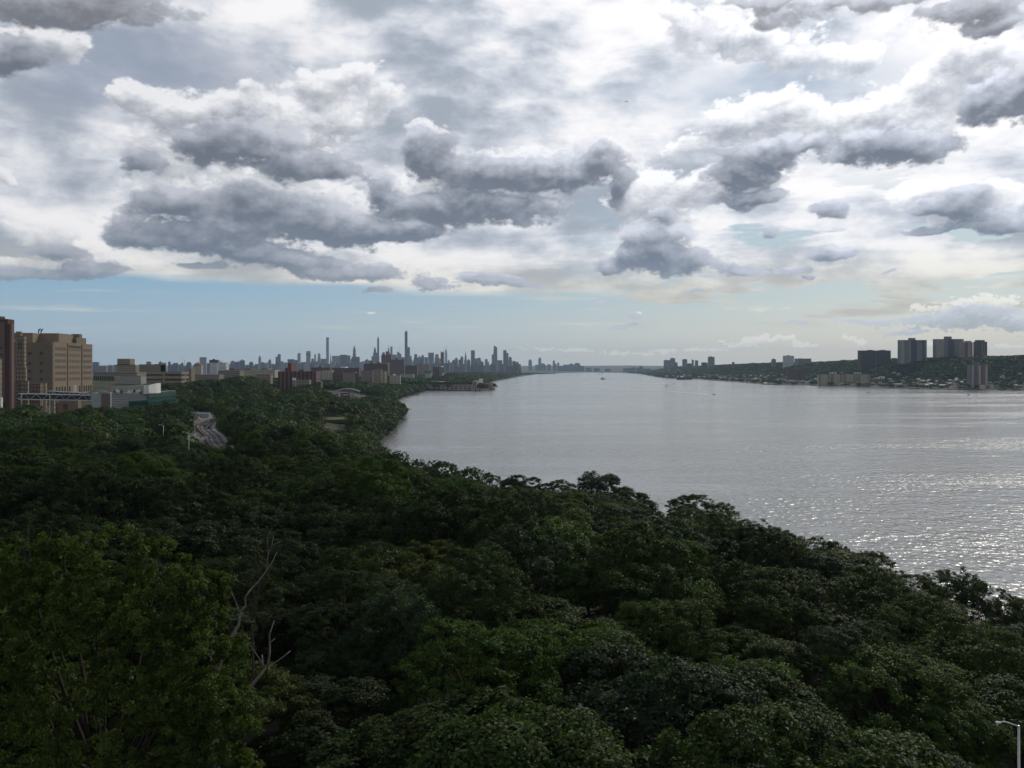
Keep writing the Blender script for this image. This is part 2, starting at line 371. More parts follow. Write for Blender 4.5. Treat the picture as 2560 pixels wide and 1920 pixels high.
# ------------------------------------------------------------------ the lie of the land
XS = np.array([(-4000,240),(-500,190),(0,160),(100,150),(190,128),(205,124),(226,112),(251,98),(270,90),(297,78),(325,60),(345,45),(352,15),(400,-8),(434,-38),(500,-72),(580,-95),(693,-117),(827,-124),(975,-134),(1240,-160),(1400,-200),(1750,-240),(2200,-246),(2390,-244),(2400,-130),(2450,-106),(2650,-62),(2760,-58),(2830,-92),(4136,-98),(7000,87),(8530,219),(9750,497),(11300,700),(12400,1000)], float)
XR = np.array([(-4000,1700),(1500,1580),(2300,1520),(2420,1500),(2450,1375),(2482,1293),(2698,1201),(2844,1215),(2967,1136),(3174,1082),(3329,1000),(3689,1040),(4403,1042),(4875,1091),(5250,960),(6500,1095),(9100,1386),(11400,1520),(12400,1063)], float)
def vnoise(x, y, s, seed):
    return perlin(np.asarray(x, float) / s + 300, np.asarray(y, float) / s + 300, seed)
LS = np.array([-10, 0, 12, 25, 60, 110, 200, 300, 500, 800], float)
LY = np.array([350, 650, 980, 1230, 2000, 4000, 9000], float)
LH = np.array([[-4,1.5,4,4.5,9,15,22,29,45,55],[-4,1.5,5,8,13,16,18,19,20,24],[-4,1.5,5,8,14,18,20,20,20,24],[-4,1.5,5,8,15,23,35,40,47,52],[-4,1.5,3,5,9,13,24,36,42,45],[-4,1.5,3,4,9,14,24,26,27,28],[-4,1.5,3,3,4,6,8,10,12,12]], float)
RS = np.array([-10, 0, 30, 150, 350, 560, 700, 1500, 4000], float)
RY = np.array([2500, 4000, 6000, 8500, 10000, 11500], float)
RH = np.array([[-4,2,3,6,20,90,104,98,70],[-4,2,3,6,20,80,94,90,60],[-4,2,3,8,30,80,88,84,60],[-4,2,3,14,66,78,80,70,40],[-4,2,3,12,50,58,56,50,30],[-4,2,3,5,8,12,14,16,16]], float)
def grid2(S, Yk, Hh, s, y):
    y = np.clip(y, Yk[0], Yk[-1]); j = np.clip(np.searchsorted(Yk, y) - 1, 0, len(Yk) - 2)
    t = (y - Yk[j]) / (Yk[j + 1] - Yk[j]); out = np.zeros_like(s, float)
    rows = np.array([np.interp(s, S, h) for h in Hh])
    idx = np.arange(s.size).reshape(s.shape)
    rf = rows.reshape(len(Hh), -1); i = idx.ravel()
    return (rf[j.ravel(), i] * (1 - t.ravel()) + rf[j.ravel() + 1, i] * t.ravel()).reshape(s.shape)
ROAD = [(-96,300),(-105,320),(-150,430),(-184,505),(-199,545),(-217,585),(-233,620),(-246,660),(-256,700),(-264,745),(-268,790),(-270,850),(-276,930),(-290,1050),(-330,1200),(-400,1500),(-430,2000)]
ROAD_Z = [21.5,21,20.5,20,20,20,20,20,20,20,20,20.5,21,21,20,18,16]
def road_dist(x, y):
    best = np.full(np.shape(x), 1e9); z = np.zeros(np.shape(x))
    for (a, b, za, zb) in zip(ROAD[:-1], ROAD[1:], ROAD_Z[:-1], ROAD_Z[1:]):
        dx, dy = b[0] - a[0], b[1] - a[1]; t = np.clip(((x - a[0]) * dx + (y - a[1]) * dy) / (dx * dx + dy * dy), 0, 1)
        d = np.hypot(x - a[0] - t * dx, y - a[1] - t * dy); w = d < best
        best = np.where(w, d, best); z = np.where(w, za + (zb - za) * t, z)
    return best, z
def H(x, y, rough=True):
    x = np.atleast_1d(np.asarray(x, float)); y = np.atleast_1d(np.asarray(y, float))
    wob = vnoise(x, y, 60, 5) * np.clip(np.hypot(x, y) / 60 - 6, 0, 8)
    sl = np.interp(y, XS[:, 0], XS[:, 1]) + wob - x
    sr = x - np.interp(y, XR[:, 0], XR[:, 1]) - wob
    hl = grid2(LS, LY, LH, sl, y); hr = grid2(RS, RY, RH, sr, y)
    h = np.maximum(hl, hr)
    far = np.interp(y + vnoise(x, y, 900, 8) * 500, [12300, 12500, 15000, 17500, 21000], [-4, 3, 8, 30, 120])
    h = np.where(y > 12000, np.maximum(h, far), h)
    r = np.hypot(x, y)
    h = np.where(h > 1, h + (vnoise(x, y, 90, 21) * 3 + vnoise(x, y, 400, 22) * 6) * np.clip((h - 4) / 12, 0, 1), h)
    h = np.where(r > 15000, np.maximum(h, np.interp(r, [15000, 20000, 24000], [-4, 60, 130]) + vnoise(x, y, 1500, 9) * 45), h)
    d, z = road_dist(x, y)
    k = np.clip((55 - d) / 38, 0, 1); k = k * k * (3 - 2 * k)
    return np.where(h > 1, h * (1 - k) + z * k, h)
nr, na = 260, 560
rr = np.concatenate([[0.0], np.geomspace(12, 24000, nr)])
aa = np.concatenate([np.linspace(-math.pi, -0.75, 70, endpoint=False), np.linspace(-0.75, 0.75, na - 140, endpoint=False), np.linspace(0.75, math.pi, 70, endpoint=False)])
R_, A_ = np.meshgrid(rr[1:], aa, indexing='ij')
gx, gy = R_ * np.sin(A_), R_ * np.cos(A_); gz = H(gx.ravel(), gy.ravel()).reshape(gx.shape)
V = np.vstack([np.array([[0, 0, float(H(0, 0)[0])]]), np.stack([gx, gy, gz], -1).reshape(-1, 3)])
i0 = np.arange(nr - 1)[:, None] * na + np.arange(na)[None, :] + 1
i1 = np.arange(nr - 1)[:, None] * na + (np.arange(na)[None, :] + 1) % na + 1
Q = np.stack([i0, i0 + na, i1 + na, i1], -1).reshape(-1, 4)
hub = np.stack([np.zeros(na, int), 1 + np.arange(na), 1 + (np.arange(na) + 1) % na, 1 + (np.arange(na) + 1) % na], -1)
def ground_fn(T, b, c):
    pos = T.n('ShaderNodeNewGeometry').outputs['Position']
    n = T.noise(pos, 0.03, 6, 0.6); n2 = T.noise(pos, 0.9, 4, 0.6)
    g = T.mix(T.ss(n, 0.42, 0.58), (0.035, 0.05, 0.022), (0.075, 0.07, 0.045))
    g = T.mix(T.ss(n2, 0.4, 0.65, 0, 0.5), g, (0.05, 0.04, 0.028))
    z = T.n('ShaderNodeSeparateXYZ', {0: pos}).outputs[2]
    T.put(b.inputs['Base Color'], T.mix(T.ss(z, 2.8, 1.2), g, (0.045, 0.042, 0.036)))
M['ground'] = material('undergrowth and soil', (0.05, 0.06, 0.03), 0.95, fn=ground_fn)
gm = np_mesh('ground', V, np.vstack([Q, hub[:, [0, 2, 1, 1]][:, :4]]) if False else Q, M['ground'], smooth=True)
ground = bpy.data.objects.new('ground', gm); C.objects.link(ground); tag(ground, kind='structure')

# water: one sheet, waves as bump, streaks of smoother and rougher water
def water_fn(T, b, c):
    pos = T.n('ShaderNodeNewGeometry').outputs['Position']
    b.inputs['Base Color'].default_value = (0.085, 0.085, 0.075, 1); b.inputs['IOR'].default_value = 1.33
    for l in list(b.inputs['Base Color'].links): m_.node_tree.links.remove(l)
m_ = bpy.data.materials.new('river water'); m_.use_nodes = True; T = NT(m_.node_tree); b = m_.node_tree.nodes['Principled BSDF']
pos = T.n('ShaderNodeNewGeometry').outputs['Position']
b.inputs['Base Color'].default_value = (0.235, 0.24, 0.238, 1); b.inputs['IOR'].default_value = 1.45; b.inputs['Specular IOR Level'].default_value = 0.5
lanes = T.noise(T.v('MULTIPLY', pos, (0.25, 1.0, 1)), 0.012, 5, 0.55, 0.6)
lanes2 = T.noise(T.v('MULTIPLY', pos, (0.12, 1.0, 1)), 0.004, 4, 0.5, 0.4)
lk = T.m('ADD', T.m('MULTIPLY', lanes, 0.5), T.m('MULTIPLY', lanes2, 0.5))
T.put(b.inputs['Roughness'], T.ss(lk, 0.44, 0.60, 0.11, 0.17))
w1 = T.noise(T.v('MULTIPLY', pos, (0.75, 0.60, 1)), 0.40, 1.0, 0.5, 0.2)
w2 = T.noise(T.v('MULTIPLY', pos, (1.0, 0.8, 1)), 1.1, 3, 0.6)
w3 = T.noise(T.v('MULTIPLY', pos, (0.6, 1.2, 1)), 0.07, 2, 0.5)
hgt = T.m('ADD', T.m('ADD', T.m('MULTIPLY', w1, 1.5), T.m('MULTIPLY', w2, 0.20)), T.m('MULTIPLY', w3, 1.6))
bp = T.n('ShaderNodeBump', {'Height': hgt, 'Strength': T.ss(lk, 0.42, 0.58, 0.30, 1.0), 'Distance': 1.0})
T.put(b.inputs['Normal'], bp.outputs[0])
M['water'] = m_
wm = np_mesh('water', [(-24000, -24000, 0), (24000, -24000, 0), (24000, 24000, 0), (-24000, 24000, 0)], [(0, 1, 2, 3)], m_)
water = bpy.data.objects.new('water', wm); C.objects.link(water); tag(water, kind='structure')

# air: one closed box of even pale haze
hb = MB().box(-24500, 24500, -24500, 24500, -5.0, 620.0).build('haze', [])
hm = bpy.data.materials.new('haze'); hm.use_nodes = True; hm.node_tree.nodes.clear(); T = NT(hm.node_tree)
pv = T.n('ShaderNodeVolumePrincipled', {'Color': (0.58, 0.77, 1.0, 1), 'Density': 2.9e-5, 'Anisotropy': 0.2})
hm.node_tree.links.new(pv.outputs[0], T.n('ShaderNodeOutputMaterial').inputs['Volume'])
hb.data.materials.append(hm); tag(hb, kind='stuff', label='thin pale haze lying over the river and the far city', cat='haze')
# ------------------------------------------------------------------ trees
def leaf_material(name):
    m = bpy.data.materials.new(name); m.use_nodes = True; T = NT(m.node_tree); b = m.node_tree.nodes['Principled BSDF']
    at = T.n('ShaderNodeAttribute', attribute_name='lc').outputs['Color']
    oc = T.n('ShaderNodeObjectInfo').outputs['Color']
    c = T.v('MULTIPLY', at, oc)
    T.put(b.inputs['Base Color'], c)
    b.inputs['Roughness'].default_value = 0.55; b.inputs['Specular IOR Level'].default_value = 0.09
    tr = T.n('ShaderNodeBsdfTranslucent', {'Color': T.v('MULTIPLY', c, (1.25, 1.5, 0.6))})
    mx = T.n('ShaderNodeMixShader', {0: 0.28, 1: b.outputs[0], 2: tr.outputs[0]})
    m.node_tree.links.new(mx.outputs[0], [n for n in m.node_tree.nodes if n.type == 'OUTPUT_MATERIAL'][0].inputs[0])
    return m
M['leaf'] = leaf_material('leaves')

def unit(a): return a / np.maximum(np.linalg.norm(a, axis=1, keepdims=True), 1e-9)
def leaves(cent, nrm, size, rng, aspect=0.6, jit=0.55):
    n = len(cent); r = rng.randn(n, 3); nn = unit(nrm + rng.randn(n, 3) * jit)
    a = unit(np.cross(nn, r)); b = np.cross(nn, a)
    s = (size * rng.uniform(0.65, 1.3, n))[:, None] if np.ndim(size) == 0 else (size * rng.uniform(0.65, 1.3, n))[:, None]
    tip = nn * s * 0.18
    V = np.stack([cent - a * s * 0.5 - tip, cent - b * s * aspect * 0.5 + tip * 0.4, cent + a * s * 0.5 - tip, cent + b * s * aspect * 0.5 + tip * 0.4], 1)
    return V.reshape(-1, 3)
def crown_points(rng, R, h0, h1, ncl, nlf, rc, lobes=14, lob=0.40, up=0.35, hollow=0.5, flat=.95):
    """a crown of rounded masses, each mass of clumps, each clump of leaves; returns leaf centres, normals, clump number, clump centres"""
    zc = h0 + (h1 - h0) * .45; hz = (h1 - h0) / 2
    d = unit(rng.randn(lobes * 6, 3) + np.array([0, 0, .25])); d = d[d[:, 2] > -.55]; pick = [0]
    for _ in range(lobes - 1):                       # spread the masses evenly but not regularly
        cand = rng.choice(len(d), 7, replace=False); pick.append(cand[int(np.argmin((d[cand] @ d[pick].T).max(1)))])
    L = d[pick]; lr = lob * rng.uniform(.72, 1.3, len(L)) * R
    lc = L * (np.array([R, R, hz]) - lr[:, None] * .85) * rng.uniform(.75, 1.08, (len(L), 1)) + np.array([0, 0, zc])
    w = lr ** 2; li0 = rng.choice(len(L), ncl, p=w / w.sum())
    d1 = unit(rng.randn(ncl, 3) + L[li0] * .75 + np.array([0, 0, up]))
    rr0 = np.where(rng.rand(ncl) < .8, rng.uniform(.85, 1.05, ncl), rng.uniform(hollow, .9, ncl))
    cc = lc[li0] + d1 * (lr[li0] * rr0)[:, None] * np.array([1, 1, flat])
    cr = rc * rng.uniform(0.55, 1.45, ncl)
    li = np.repeat(np.arange(ncl), nlf)
    ld2 = unit(rng.randn(ncl * nlf, 3) + d1[li] * 0.5)
    rr_ = rng.uniform(0.1, 1.1, ncl * nlf) ** 0.7
    pc = cc[li] + ld2 * (cr[li] * rr_)[:, None] * np.array([1, 1, .8])
    return pc, unit(ld2 * .6 + d1[li]), li, cc
def crown_mesh(name, seed, R, h0, h1, ncl, nlf, rc, size, **kw):
    rng = np.random.RandomState(seed)
    pc, nn, li, cc = crown_points(rng, R, h0, h1, ncl, nlf, rc, **kw)
    V = leaves(pc, nn + np.array([0, 0, 0.35]), size, rng)
    ct = rng.uniform(0.75, 1.3, len(cc))[li] * rng.uniform(0.7, 1.35, len(li))
    yel = rng.uniform(0, 1, len(cc))[li]
    col = np.stack([ct * (0.9 + 0.35 * yel), ct, ct * (1.0 - 0.25 * yel), np.ones(len(ct))], 1)
    me = np_mesh(name, V, np.arange(len(V)).reshape(-1, 4), M['leaf'], np.repeat(col, 4, axis=0))
    return me, cc
def trunk_mesh(name, seed, cc, h0, r0, nlimb=9):
    rng = random.Random(seed); mb = MB()
    fork = h0 + 1.2; lean = (rng.uniform(-.4, .4), rng.uniform(-.4, .4))
    mb.tube([(0, 0, -2.0), (0, 0, 0.3), (lean[0] * .5, lean[1] * .5, fork * .55), (lean[0], lean[1], fork)], [r0 * 1.35, r0 * 1.1, r0 * .85, r0 * .7], 7)
    idx = rng.sample(range(len(cc)), min(nlimb, len(cc)))
    for i in idx:
        c = cc[i]; s = Vector((lean[0], lean[1], fork * rng.uniform(.7, 1.0))); e = Vector(tuple(c)); mid = s.lerp(e, .5) + Vector((rng.uniform(-.5, .5), rng.uniform(-.5, .5), -rng.uniform(0, 1)))
        mb.tube([s, mid, e], [r0 * .5, r0 * .28, r0 * .07], 5)
    me = bpy.data.meshes.new(name); me.from_pydata(mb.v, [], mb.f); me.materials.append(M['bark']); me.polygons.foreach_set('use_smooth', [True] * len(mb.f)); me.update()
    return me
PROTO = {'near': [], 'mid': [], 'far': []}          # unit trees of height about 16 m, crown radius about 6.5 m
NEAR = [dict(lobes=15, lob=.40), dict(lobes=24, lob=.31, hollow=.4), dict(lobes=11, lob=.44, flat=.85), dict(lobes=19, lob=.36, up=.6), dict(lobes=13, lob=.34, hollow=.2, flat=1.1), dict(lobes=28, lob=.27), dict(lobes=9, lob=.36, hollow=.6), dict(lobes=17, lob=.30, flat=1.25, up=.8)]
NHT = [16.3, 15.2, 16.3, 17.5, 18.5, 14.8, 16.8, 18.8]
for k in range(8):
    me, cc = crown_mesh('crown', 100 + k, 6.6 - .25 * (k == 4), 2.5, NHT[k], 640, 62, [.62, .5, .7, .58, .6, .48, .75, .42][k], [.27, .23, .30, .25, .29, .22, .30, .20][k], **NEAR[k]); PROTO['near'].append((me, trunk_mesh('trunk', k, cc, 4, .35)))
for k in range(8):
    me, cc = crown_mesh('crown', 200 + k, 6.6 - .25 * (k == 4), 2.5, NHT[k], 440, 48, [.66, .56, .74, .6, .66, .52, .78, .5][k], [.34, .31, .37, .33, .35, .30, .36, .28][k], **NEAR[k]); PROTO['mid'].append((me, trunk_mesh('trunk', 20 + k, cc, 4, .35)))
for k in range(3):                                   # airy riverside trees with daylight through them
    me, cc = crown_mesh('crown', 300 + k, 6.4, 3.6, 16.2, 290, 44, .66, 0.34, lobes=[13, 16, 11][k], lob=.33, hollow=.5, flat=1.0); PROTO.setdefault('airy', []).append((me, trunk_mesh('trunk', 40 + k, cc, 5, .34, 26)))

TINTS = {'dark green': (0.023, 0.040, 0.015), 'deep green': (0.033, 0.058, 0.018), 'mid green': (0.043, 0.077, 0.020), 'yellowish green': (0.050, 0.074, 0.018), 'olive brown': (0.050, 0.048, 0.023), 'bluish green': (0.029, 0.050, 0.028)}
TN = list(TINTS)
def tree_obj(kind, x, y, z, R, h, tint, rz, rng, label=None, cat='tree', group=None, name='tree', which=None, gain=1.0):
    pr = PROTO[kind][rng.randrange(len(PROTO[kind])) if which is None else which]
    root = empty(name, (x, y, z), rz)
    cr = bpy.data.objects.new('crown', pr[0]); tr = bpy.data.objects.new('trunk', pr[1])
    jx_ = rng.uniform(.86, 1.18); root.rotation_euler = (rng.uniform(-.09, .09), rng.uniform(-.09, .09), rz)
    for o in (cr, tr):
        C.objects.link(o); o.parent = root; o.scale = (R / 6.5 * jx_, R / 6.5 / jx_, h / 16.0)
    t = TINTS[tint]; j = rng.uniform(.85, 1.2) * gain
    cr.color = (t[0] * j, t[1] * j * rng.uniform(.95, 1.05), t[2] * j, 1)
    tag(root, label, cat, group)
    return root
def uv_of(x, y, z): return U0 + F * x / y, V0 + F * (CAMZ - z) / y

rng = random.Random(7)
ROADPOLY = [(452, 1062), (470, 1048), (525, 1030), (575, 1028), (585, 1050), (560, 1075), (555, 1096), (500, 1104), (478, 1100)]
def hides_road(x, y, ztop, R):
    u, v = uv_of(x, y, ztop); ru = R * F / y
    if y > 735: return u - ru < 585 and u + ru > 466 and y < 800 and v < 1043
    for uu, vb in ((478, 1060), (487, 1096), (499, 1104), (512, 1102), (524, 1090), (533, 1072), (540, 1050)):
        if abs(uu - u) < ru * .62 and v < vb: return True
    return False
def h_limit(x, y, zg, h):                            # the wood's own uneven height over the ground
    return h
sites = []
# jittered grid, near to far
def sl(y): return float(np.interp(y, XS[:, 0], XS[:, 1]))
y = 30.0
while y < 560:
    step = 13.0 if y < 150 else 12.2 if y < 320 else 11.2
    x = -0.70 * y - 18
    while x < sl(y) + 4:
        jx, jy = x + rng.uniform(-.32, .32) * step, y + rng.uniform(-.32, .32) * step
        x += step
        if jx > 0.68 * jy + 14: continue
        sites.append((jx, jy))
    y += step * .9
gz_ = H(np.array([s[0] for s in sites]), np.array([s[1] for s in sites]))
HERO = (-34, 69)
trees = []
for (x, y), zg in zip(sites, gz_):
    if zg < 1.45: continue
    s = sl(y) - x
    hh = rng.uniform(12.5, 20.5) * (1 + .28 * float(vnoise(x, y, 33, 55))); R = rng.uniform(6.8, 9.4) * (1.15 if rng.random() < .3 else 1)
    if s < 30: hh = rng.uniform(11, 17.5); R = rng.uniform(4.6, 7.2)
    if x > 30 and y < 170: hh *= .84
    if y < 62 and x > -20: hh = min(hh, 16)
    top = zg + hh
    u, v = uv_of(x, y, top)
    ru = R * F / y
    # keep the view of the road, the hollow round the dead tree, the tall tree at the left and the lamp in the corner
    if hides_road(x, y, top, R): continue
    rd, _ = road_dist(np.array([x]), np.array([y]))
    if rd[0] < 13.5 and y > 300: continue
    if math.hypot(x - HERO[0], y - HERO[1]) < 9: continue
    if y < 150 and 585 < u < 880 - max(0, 100 - y) * .8:
        hh = rng.uniform(8.5, 12) if y > 85 else 7; R = rng.uniform(7.2, 8.6); top = zg + hh; low = True
        if y < 66: continue
    for (ua, ub, yb, vb) in ((452, 480, 300, 1113), (392, 414, 430, 1088)):   # the two lamps stand clear of the leaves
        if y < yb + 8 and u + ru > ua and u - ru < ub and v < vb: hh -= (vb - v) / F * y; top = zg + hh; v = vb
    if y < 130 and v < 1300 and u < 1100: hh -= (1300 - v) / F * y; top = zg + hh
    if y < 82 and u + ru > 2475: continue
    if y < 90 and u > 2380: hh = min(hh, 8); top = zg + hh
    if y < 68 and u < 560: continue
    # skyline of the wood against the river
    lim = np.interp(u, [900, 984, 1111, 1227, 1389, 1500, 1562, 1640, 1670, 1736, 1875, 1967, 2083, 2176, 2268, 2407, 2560], [1105, 1128, 1146, 1176, 1196, 1186, 1213, 1282, 1252, 1238, 1283, 1311, 1342, 1366, 1420, 1412, 1478])
    if u > 900 and y < 480:
        vlim = lim + 34 + min(rng.expovariate(1 / 24.0), 80) + (30 if u > 2200 else 0)
        if v < lim + 34 or (v < vlim and s < 60): hh -= (vlim - v) / F * y; top = zg + hh; v = vlim
    if 2385 < u < 2505 and y < 225 and v < 1578: hh -= (1578 - v) / F * y; top = zg + hh
    if hh < 6.0:
        if hh < 3.5: continue
        R = min(R, hh * .55)
    trees.append([x, y, zg, R, hh, s])
# the crowns that stand out against the river, one by one
for (u, v, rp, y) in [(984,1128,42,430),(1040,1148,36,412),(1111,1146,46,398),(1169,1163,40,385),(1227,1188,36,362),(1305,1184,46,340),(1389,1202,50,338),(1490,1186,72,335),(1570,1217,56,308),(1625,1264,40,288),(1735,1238,68,296),(1800,1256,60,284),(1870,1286,52,268),(1945,1311,44,256),(2025,1331,56,244),(2090,1343,38,238),(2176,1366,52,226),(2270,1425,56,208),(2350,1421,60,206),(2407,1412,52,204),(2465,1441,46,194),(2520,1472,46,188),(2562,1484,40,184),(2478,1556,26,200),(2506,1548,30,196),(2538,1532,36,190),(2445,1566,22,203)]:
    x = (u - U0) / F * y; zg = float(H(x, y)[0]); top = CAMZ + (V0 - v) / F * y
    trees.append([x, y, max(zg, 1.5), rp / F * y, top - max(zg, 1.5), 10.0])
# sight: which tree tops are really seen, near ones first
print('near trees', len(trees))
trees.sort(key=lambda t: math.hypot(t[0], t[1]))
ORD = ['first','second','third','fourth','fifth','sixth','seventh','eighth','ninth','tenth','eleventh','twelfth','thirteenth','fourteenth','fifteenth','sixteenth','seventeenth','eighteenth','nineteenth','twentieth','twenty-first','twenty-second','twenty-third','twenty-fourth','twenty-fifth','twenty-sixth','twenty-seventh','twenty-eighth','twenty-ninth','thirtieth']
ORD += ['%d%s' % (k, 'th' if k % 100 in (11, 12, 13) else {1: 'st', 2: 'nd', 3: 'rd'}.get(k % 10, 'th')) for k in range(31, 200)]
inview = lambda t: -30 < uv_of(t[0], t[1], t[2] + t[4])[0] < 2590
# a coarse picture of what hides what: columns of the view against the lowest row already covered
seen, hidden = [], []
cov = np.full(2560 // 8 + 20, 9999.0)
for t in trees:
    x, y, zg, R, hh, s = t
    u, vt = uv_of(x, y, zg + hh); ru = R * F / y
    if vt > 1935: hidden.append(t); continue
    i0, i1 = int(max(u - ru * .8, 0) // 8), int(min(u + ru * .8, 2559) // 8)
    if i1 < i0: hidden.append(t); continue
    if (cov[i0:i1 + 1] > vt + 5 * 1).sum() >= 0.15 * (i1 - i0 + 1) or vt < 1104: seen.append(t)
    else: hidden.append(t)
    xs_ = (np.arange(i0, i1 + 1) * 8 + 4 - u) / (ru * .8)
    cov[i0:i1 + 1] = np.minimum(cov[i0:i1 + 1], vt + (hh * .25 * F / y) * xs_ ** 2)
indiv = seen[:292]; rest_near = seen[292:] + [t for t in hidden if t[1] > 60]
print('seen', len(seen), 'individual', len(indiv), 'to', indiv[-1][1])
def zone(u, v, y, s):
    if s < 34 and u > 900: return 'on the river edge'
    if y < 85: return 'in the nearest row'
    if y < 120: return 'in the second row'
    if y < 165: return 'in mid wood'
    if y < 215: return 'in rear wood'
    return 'farthest back'
def side(u):
    return 'left of the dead trees' if u < 620 else 'right of the dead trees' if u < 1280 else 'in the right half'
rec = []
for t in indiv:
    x, y, zg, R, hh, s = t
    u, v = uv_of(x, y, zg + hh * .8)
    k = vnoise(x, y, 38, 77)[()] if np.ndim(vnoise(x, y, 38, 77)) == 0 else float(vnoise(x, y, 38, 77))
    r = rng.random()
    if u < 640 and 60 < y < 95: tint = 'yellowish green'
    elif r < (.08 if y < 140 else .17): tint = 'yellowish green'
    elif r < .20: tint = 'olive brown' if y > 150 else 'deep green'
    elif r < .34: tint = 'bluish green'
    elif k > .12: tint = 'mid green'
    elif k < -.2: tint = 'dark green'
    else: tint = 'deep green'
    if (u < 640 and 95 <= y < 200) or (570 < u < 900 and y < 165): tint = 'dark green'
    if s < 34 and u > 1600: tint = 'deep green' if r < .6 else 'yellowish green'
    rec.append(dict(t=t, u=u, v=v, tint=tint, zone=zone(u, v, y, s), side=side(u), size='broad' if R > 8.6 else 'narrow' if R < 7.2 else 'round'))
groups = {}
for q_ in rec: groups.setdefault((q_['tint'], q_['size'], q_['zone'], q_['side']), []).append(q_)
for key, L in groups.items():
    L.sort(key=lambda q_: q_['u'])
    for i, q_ in enumerate(L):
        o = '' if len(L) == 1 else (', ' + ORD[i] + ' from left')
        q_['label'] = '%s %s crown %s %s%s' % (key[1], key[0], key[2].replace('of the foreground', 'in front').replace(' in the nearest row', ' in the nearest row'), key[3], o)
for q_ in rec:
    x, y, zg, R, hh, s = q_['t']
    kind = 'near' if y < 125 else 'mid'
    if s < 26 and q_['u'] > 1780 and rng.random() < .8: kind = 'airy'
    if y > 430 and kind == 'mid': kind = 'mid'
    tree_obj(kind, x, y, zg - .3, R * 1.08, hh, q_['tint'], rng.uniform(0, 6.28), rng, q_['label'], 'tree', 'trees of the riverside wood below the bridge', gain=1.0)

# the tall yellow-green tree at the left, many upright heads of foliage
hz0 = float(H(*HERO)[0])
rngh = np.random.RandomState(5); VV, CC = [], []; heads = []
top = 53.0
for (du, v, r) in [(60,1330,3.0),(160,1312,3.4),(270,1318,3.3),(395,1345,3.1),(470,1400,2.6),(510,1420,2.2),(20,1400,3.0),(120,1420,3.4),(240,1430,3.6),(350,1450,3.3),(455,1500,3.0),(540,1540,2.4),(60,1540,3.4),(190,1560,3.6),(320,1590,3.5),(440,1610,3.1),(530,1660,2.8),(100,1700,3.6),(250,1720,3.8),(390,1730,3.5),(500,1760,3.1),(580,1730,2.0),(150,1850,3.6),(320,1870,3.8),(470,1880,3.4),(570,1860,2.6),(20,1620,3.2),(30,1800,3.2)]:
    d = 69 - 3.0 * math.cos((du - 280) / 280 * 1.3) - (v - 1310) / 600 * 5 + rngh.uniform(-1, 1)
    p = P(du, v, d); heads.append((p[0], p[1], p[2] - r * .85, r))
for (hx, hy, hz_, r) in heads:
    pc, nn, li, cc = crown_points(rngh, r * 1.0, -r * 1.3, r * .95, 62, 80, .46, lobes=8, lob=.45, hollow=.2, up=.6, flat=1.0)
    VV.append(pc + np.array([hx, hy, hz_])); CC.append((nn, rngh.uniform(.75, 1.3, len(cc))[li]))
pc = np.vstack(VV); nn = np.vstack([a[0] for a in CC]); ct = np.concatenate([a[1] for a in CC]) * rngh.uniform(.65, 1.4, len(pc))
root = empty('tall_tree', (HERO[0], HERO[1], hz0)); tag(root, 'tall yellow-green tree filling the lower left corner, upright leafy heads', 'tree')
me = np_mesh('crown', leaves(pc - np.array([HERO[0], HERO[1], hz0]), nn + np.array([0, 0, .3]), .24, rngh), np.arange(len(pc) * 4).reshape(-1, 4), M['leaf'], np.repeat(np.stack([ct * 1.05, ct, ct * .8, ct * 0 + 1], 1), 4, axis=0))
o = bpy.data.objects.new('crown', me); C.objects.link(o); o.parent = root; o.color = (0.054, 0.086, 0.022, 1)
mb = MB(); mb.tube([(0, 0, -2), (0, 0, 6), (.3, .2, 14)], [.55, .45, .35], 8)
for (hx, hy, hz_, r) in heads:
    e = Vector((hx - HERO[0], hy - HERO[1], hz_ - hz0)); s_ = Vector((.2, .1, rng.uniform(5, 12))); mb.tube([s_, s_.lerp(e, .5) + Vector((0, 0, -1)), e], [.26, .16, .05], 5)
mb.build('trunk', M['bark'], root, smooth=True)

# the dead tree: bare grey limbs, read off the photograph's outline and set at their own depths
def zp(px, py, d, x0=0, y0=1240, s=2.765): return P(x0 + px / s, y0 + py / s, d)
DT = (0, 0); dr = P(560, 1800, 77); dz = float(H(dr[0], dr[1])[0])
def limb(pts, r, d0=76, d1=None, root=None, part='branch'):
    d1 = d0 if d1 is None else d1; n = len(pts)
    path = [Vector(zp(x, y, d0 + (d1 - d0) * i / max(n - 1, 1) + .35 * math.sin(i * 2.1))) - Vector((dr[0], dr[1], dz)) for i, (x, y) in enumerate(pts)]
    rad_ = [r * (1 - .72 * i / max(n - 1, 1)) for i in range(n)]
    mb = MB(); mb.tube(path, rad_, 7); return mb.build(part, M['deadwood'], root, smooth=True)
root = empty('dead_tree', (dr[0], dr[1], dz)); tag(root, 'bare dead tree with pale broken limbs beside the tall yellow-green tree', 'dead tree')
limb([(1520,1640),(1630,1430),(1700,1360),(1790,1250),(1850,1170)], .30, 77, 76, root, 'trunk')
mbt = MB(); mbt.tube([(0, 0, -1), tuple(Vector(zp(1480, 1720, 77)) - Vector((dr[0], dr[1], dz))), tuple(Vector(zp(1520, 1640, 77)) - Vector((dr[0], dr[1], dz)))], [.42, .34, .3], 8); mbt.build('trunk_base', M['deadwood'], root, smooth=True)
limb([(1850,1175),(1865,1080),(1862,960),(1895,860)], .12, 76, 75, root)
limb([(1815,1180),(1812,1095)], .13, 75.6, 75.6, root, 'broken_stub')
limb([(1850,1180),(1890,1160),(1960,1110),(2008,1070)], .075, 76, 77, root)
limb([(1815,1165),(1770,1090),(1715,1010)], .06, 76, 75, root)
limb([(1868,1015),(1900,985)], .05, 75, 75, root)
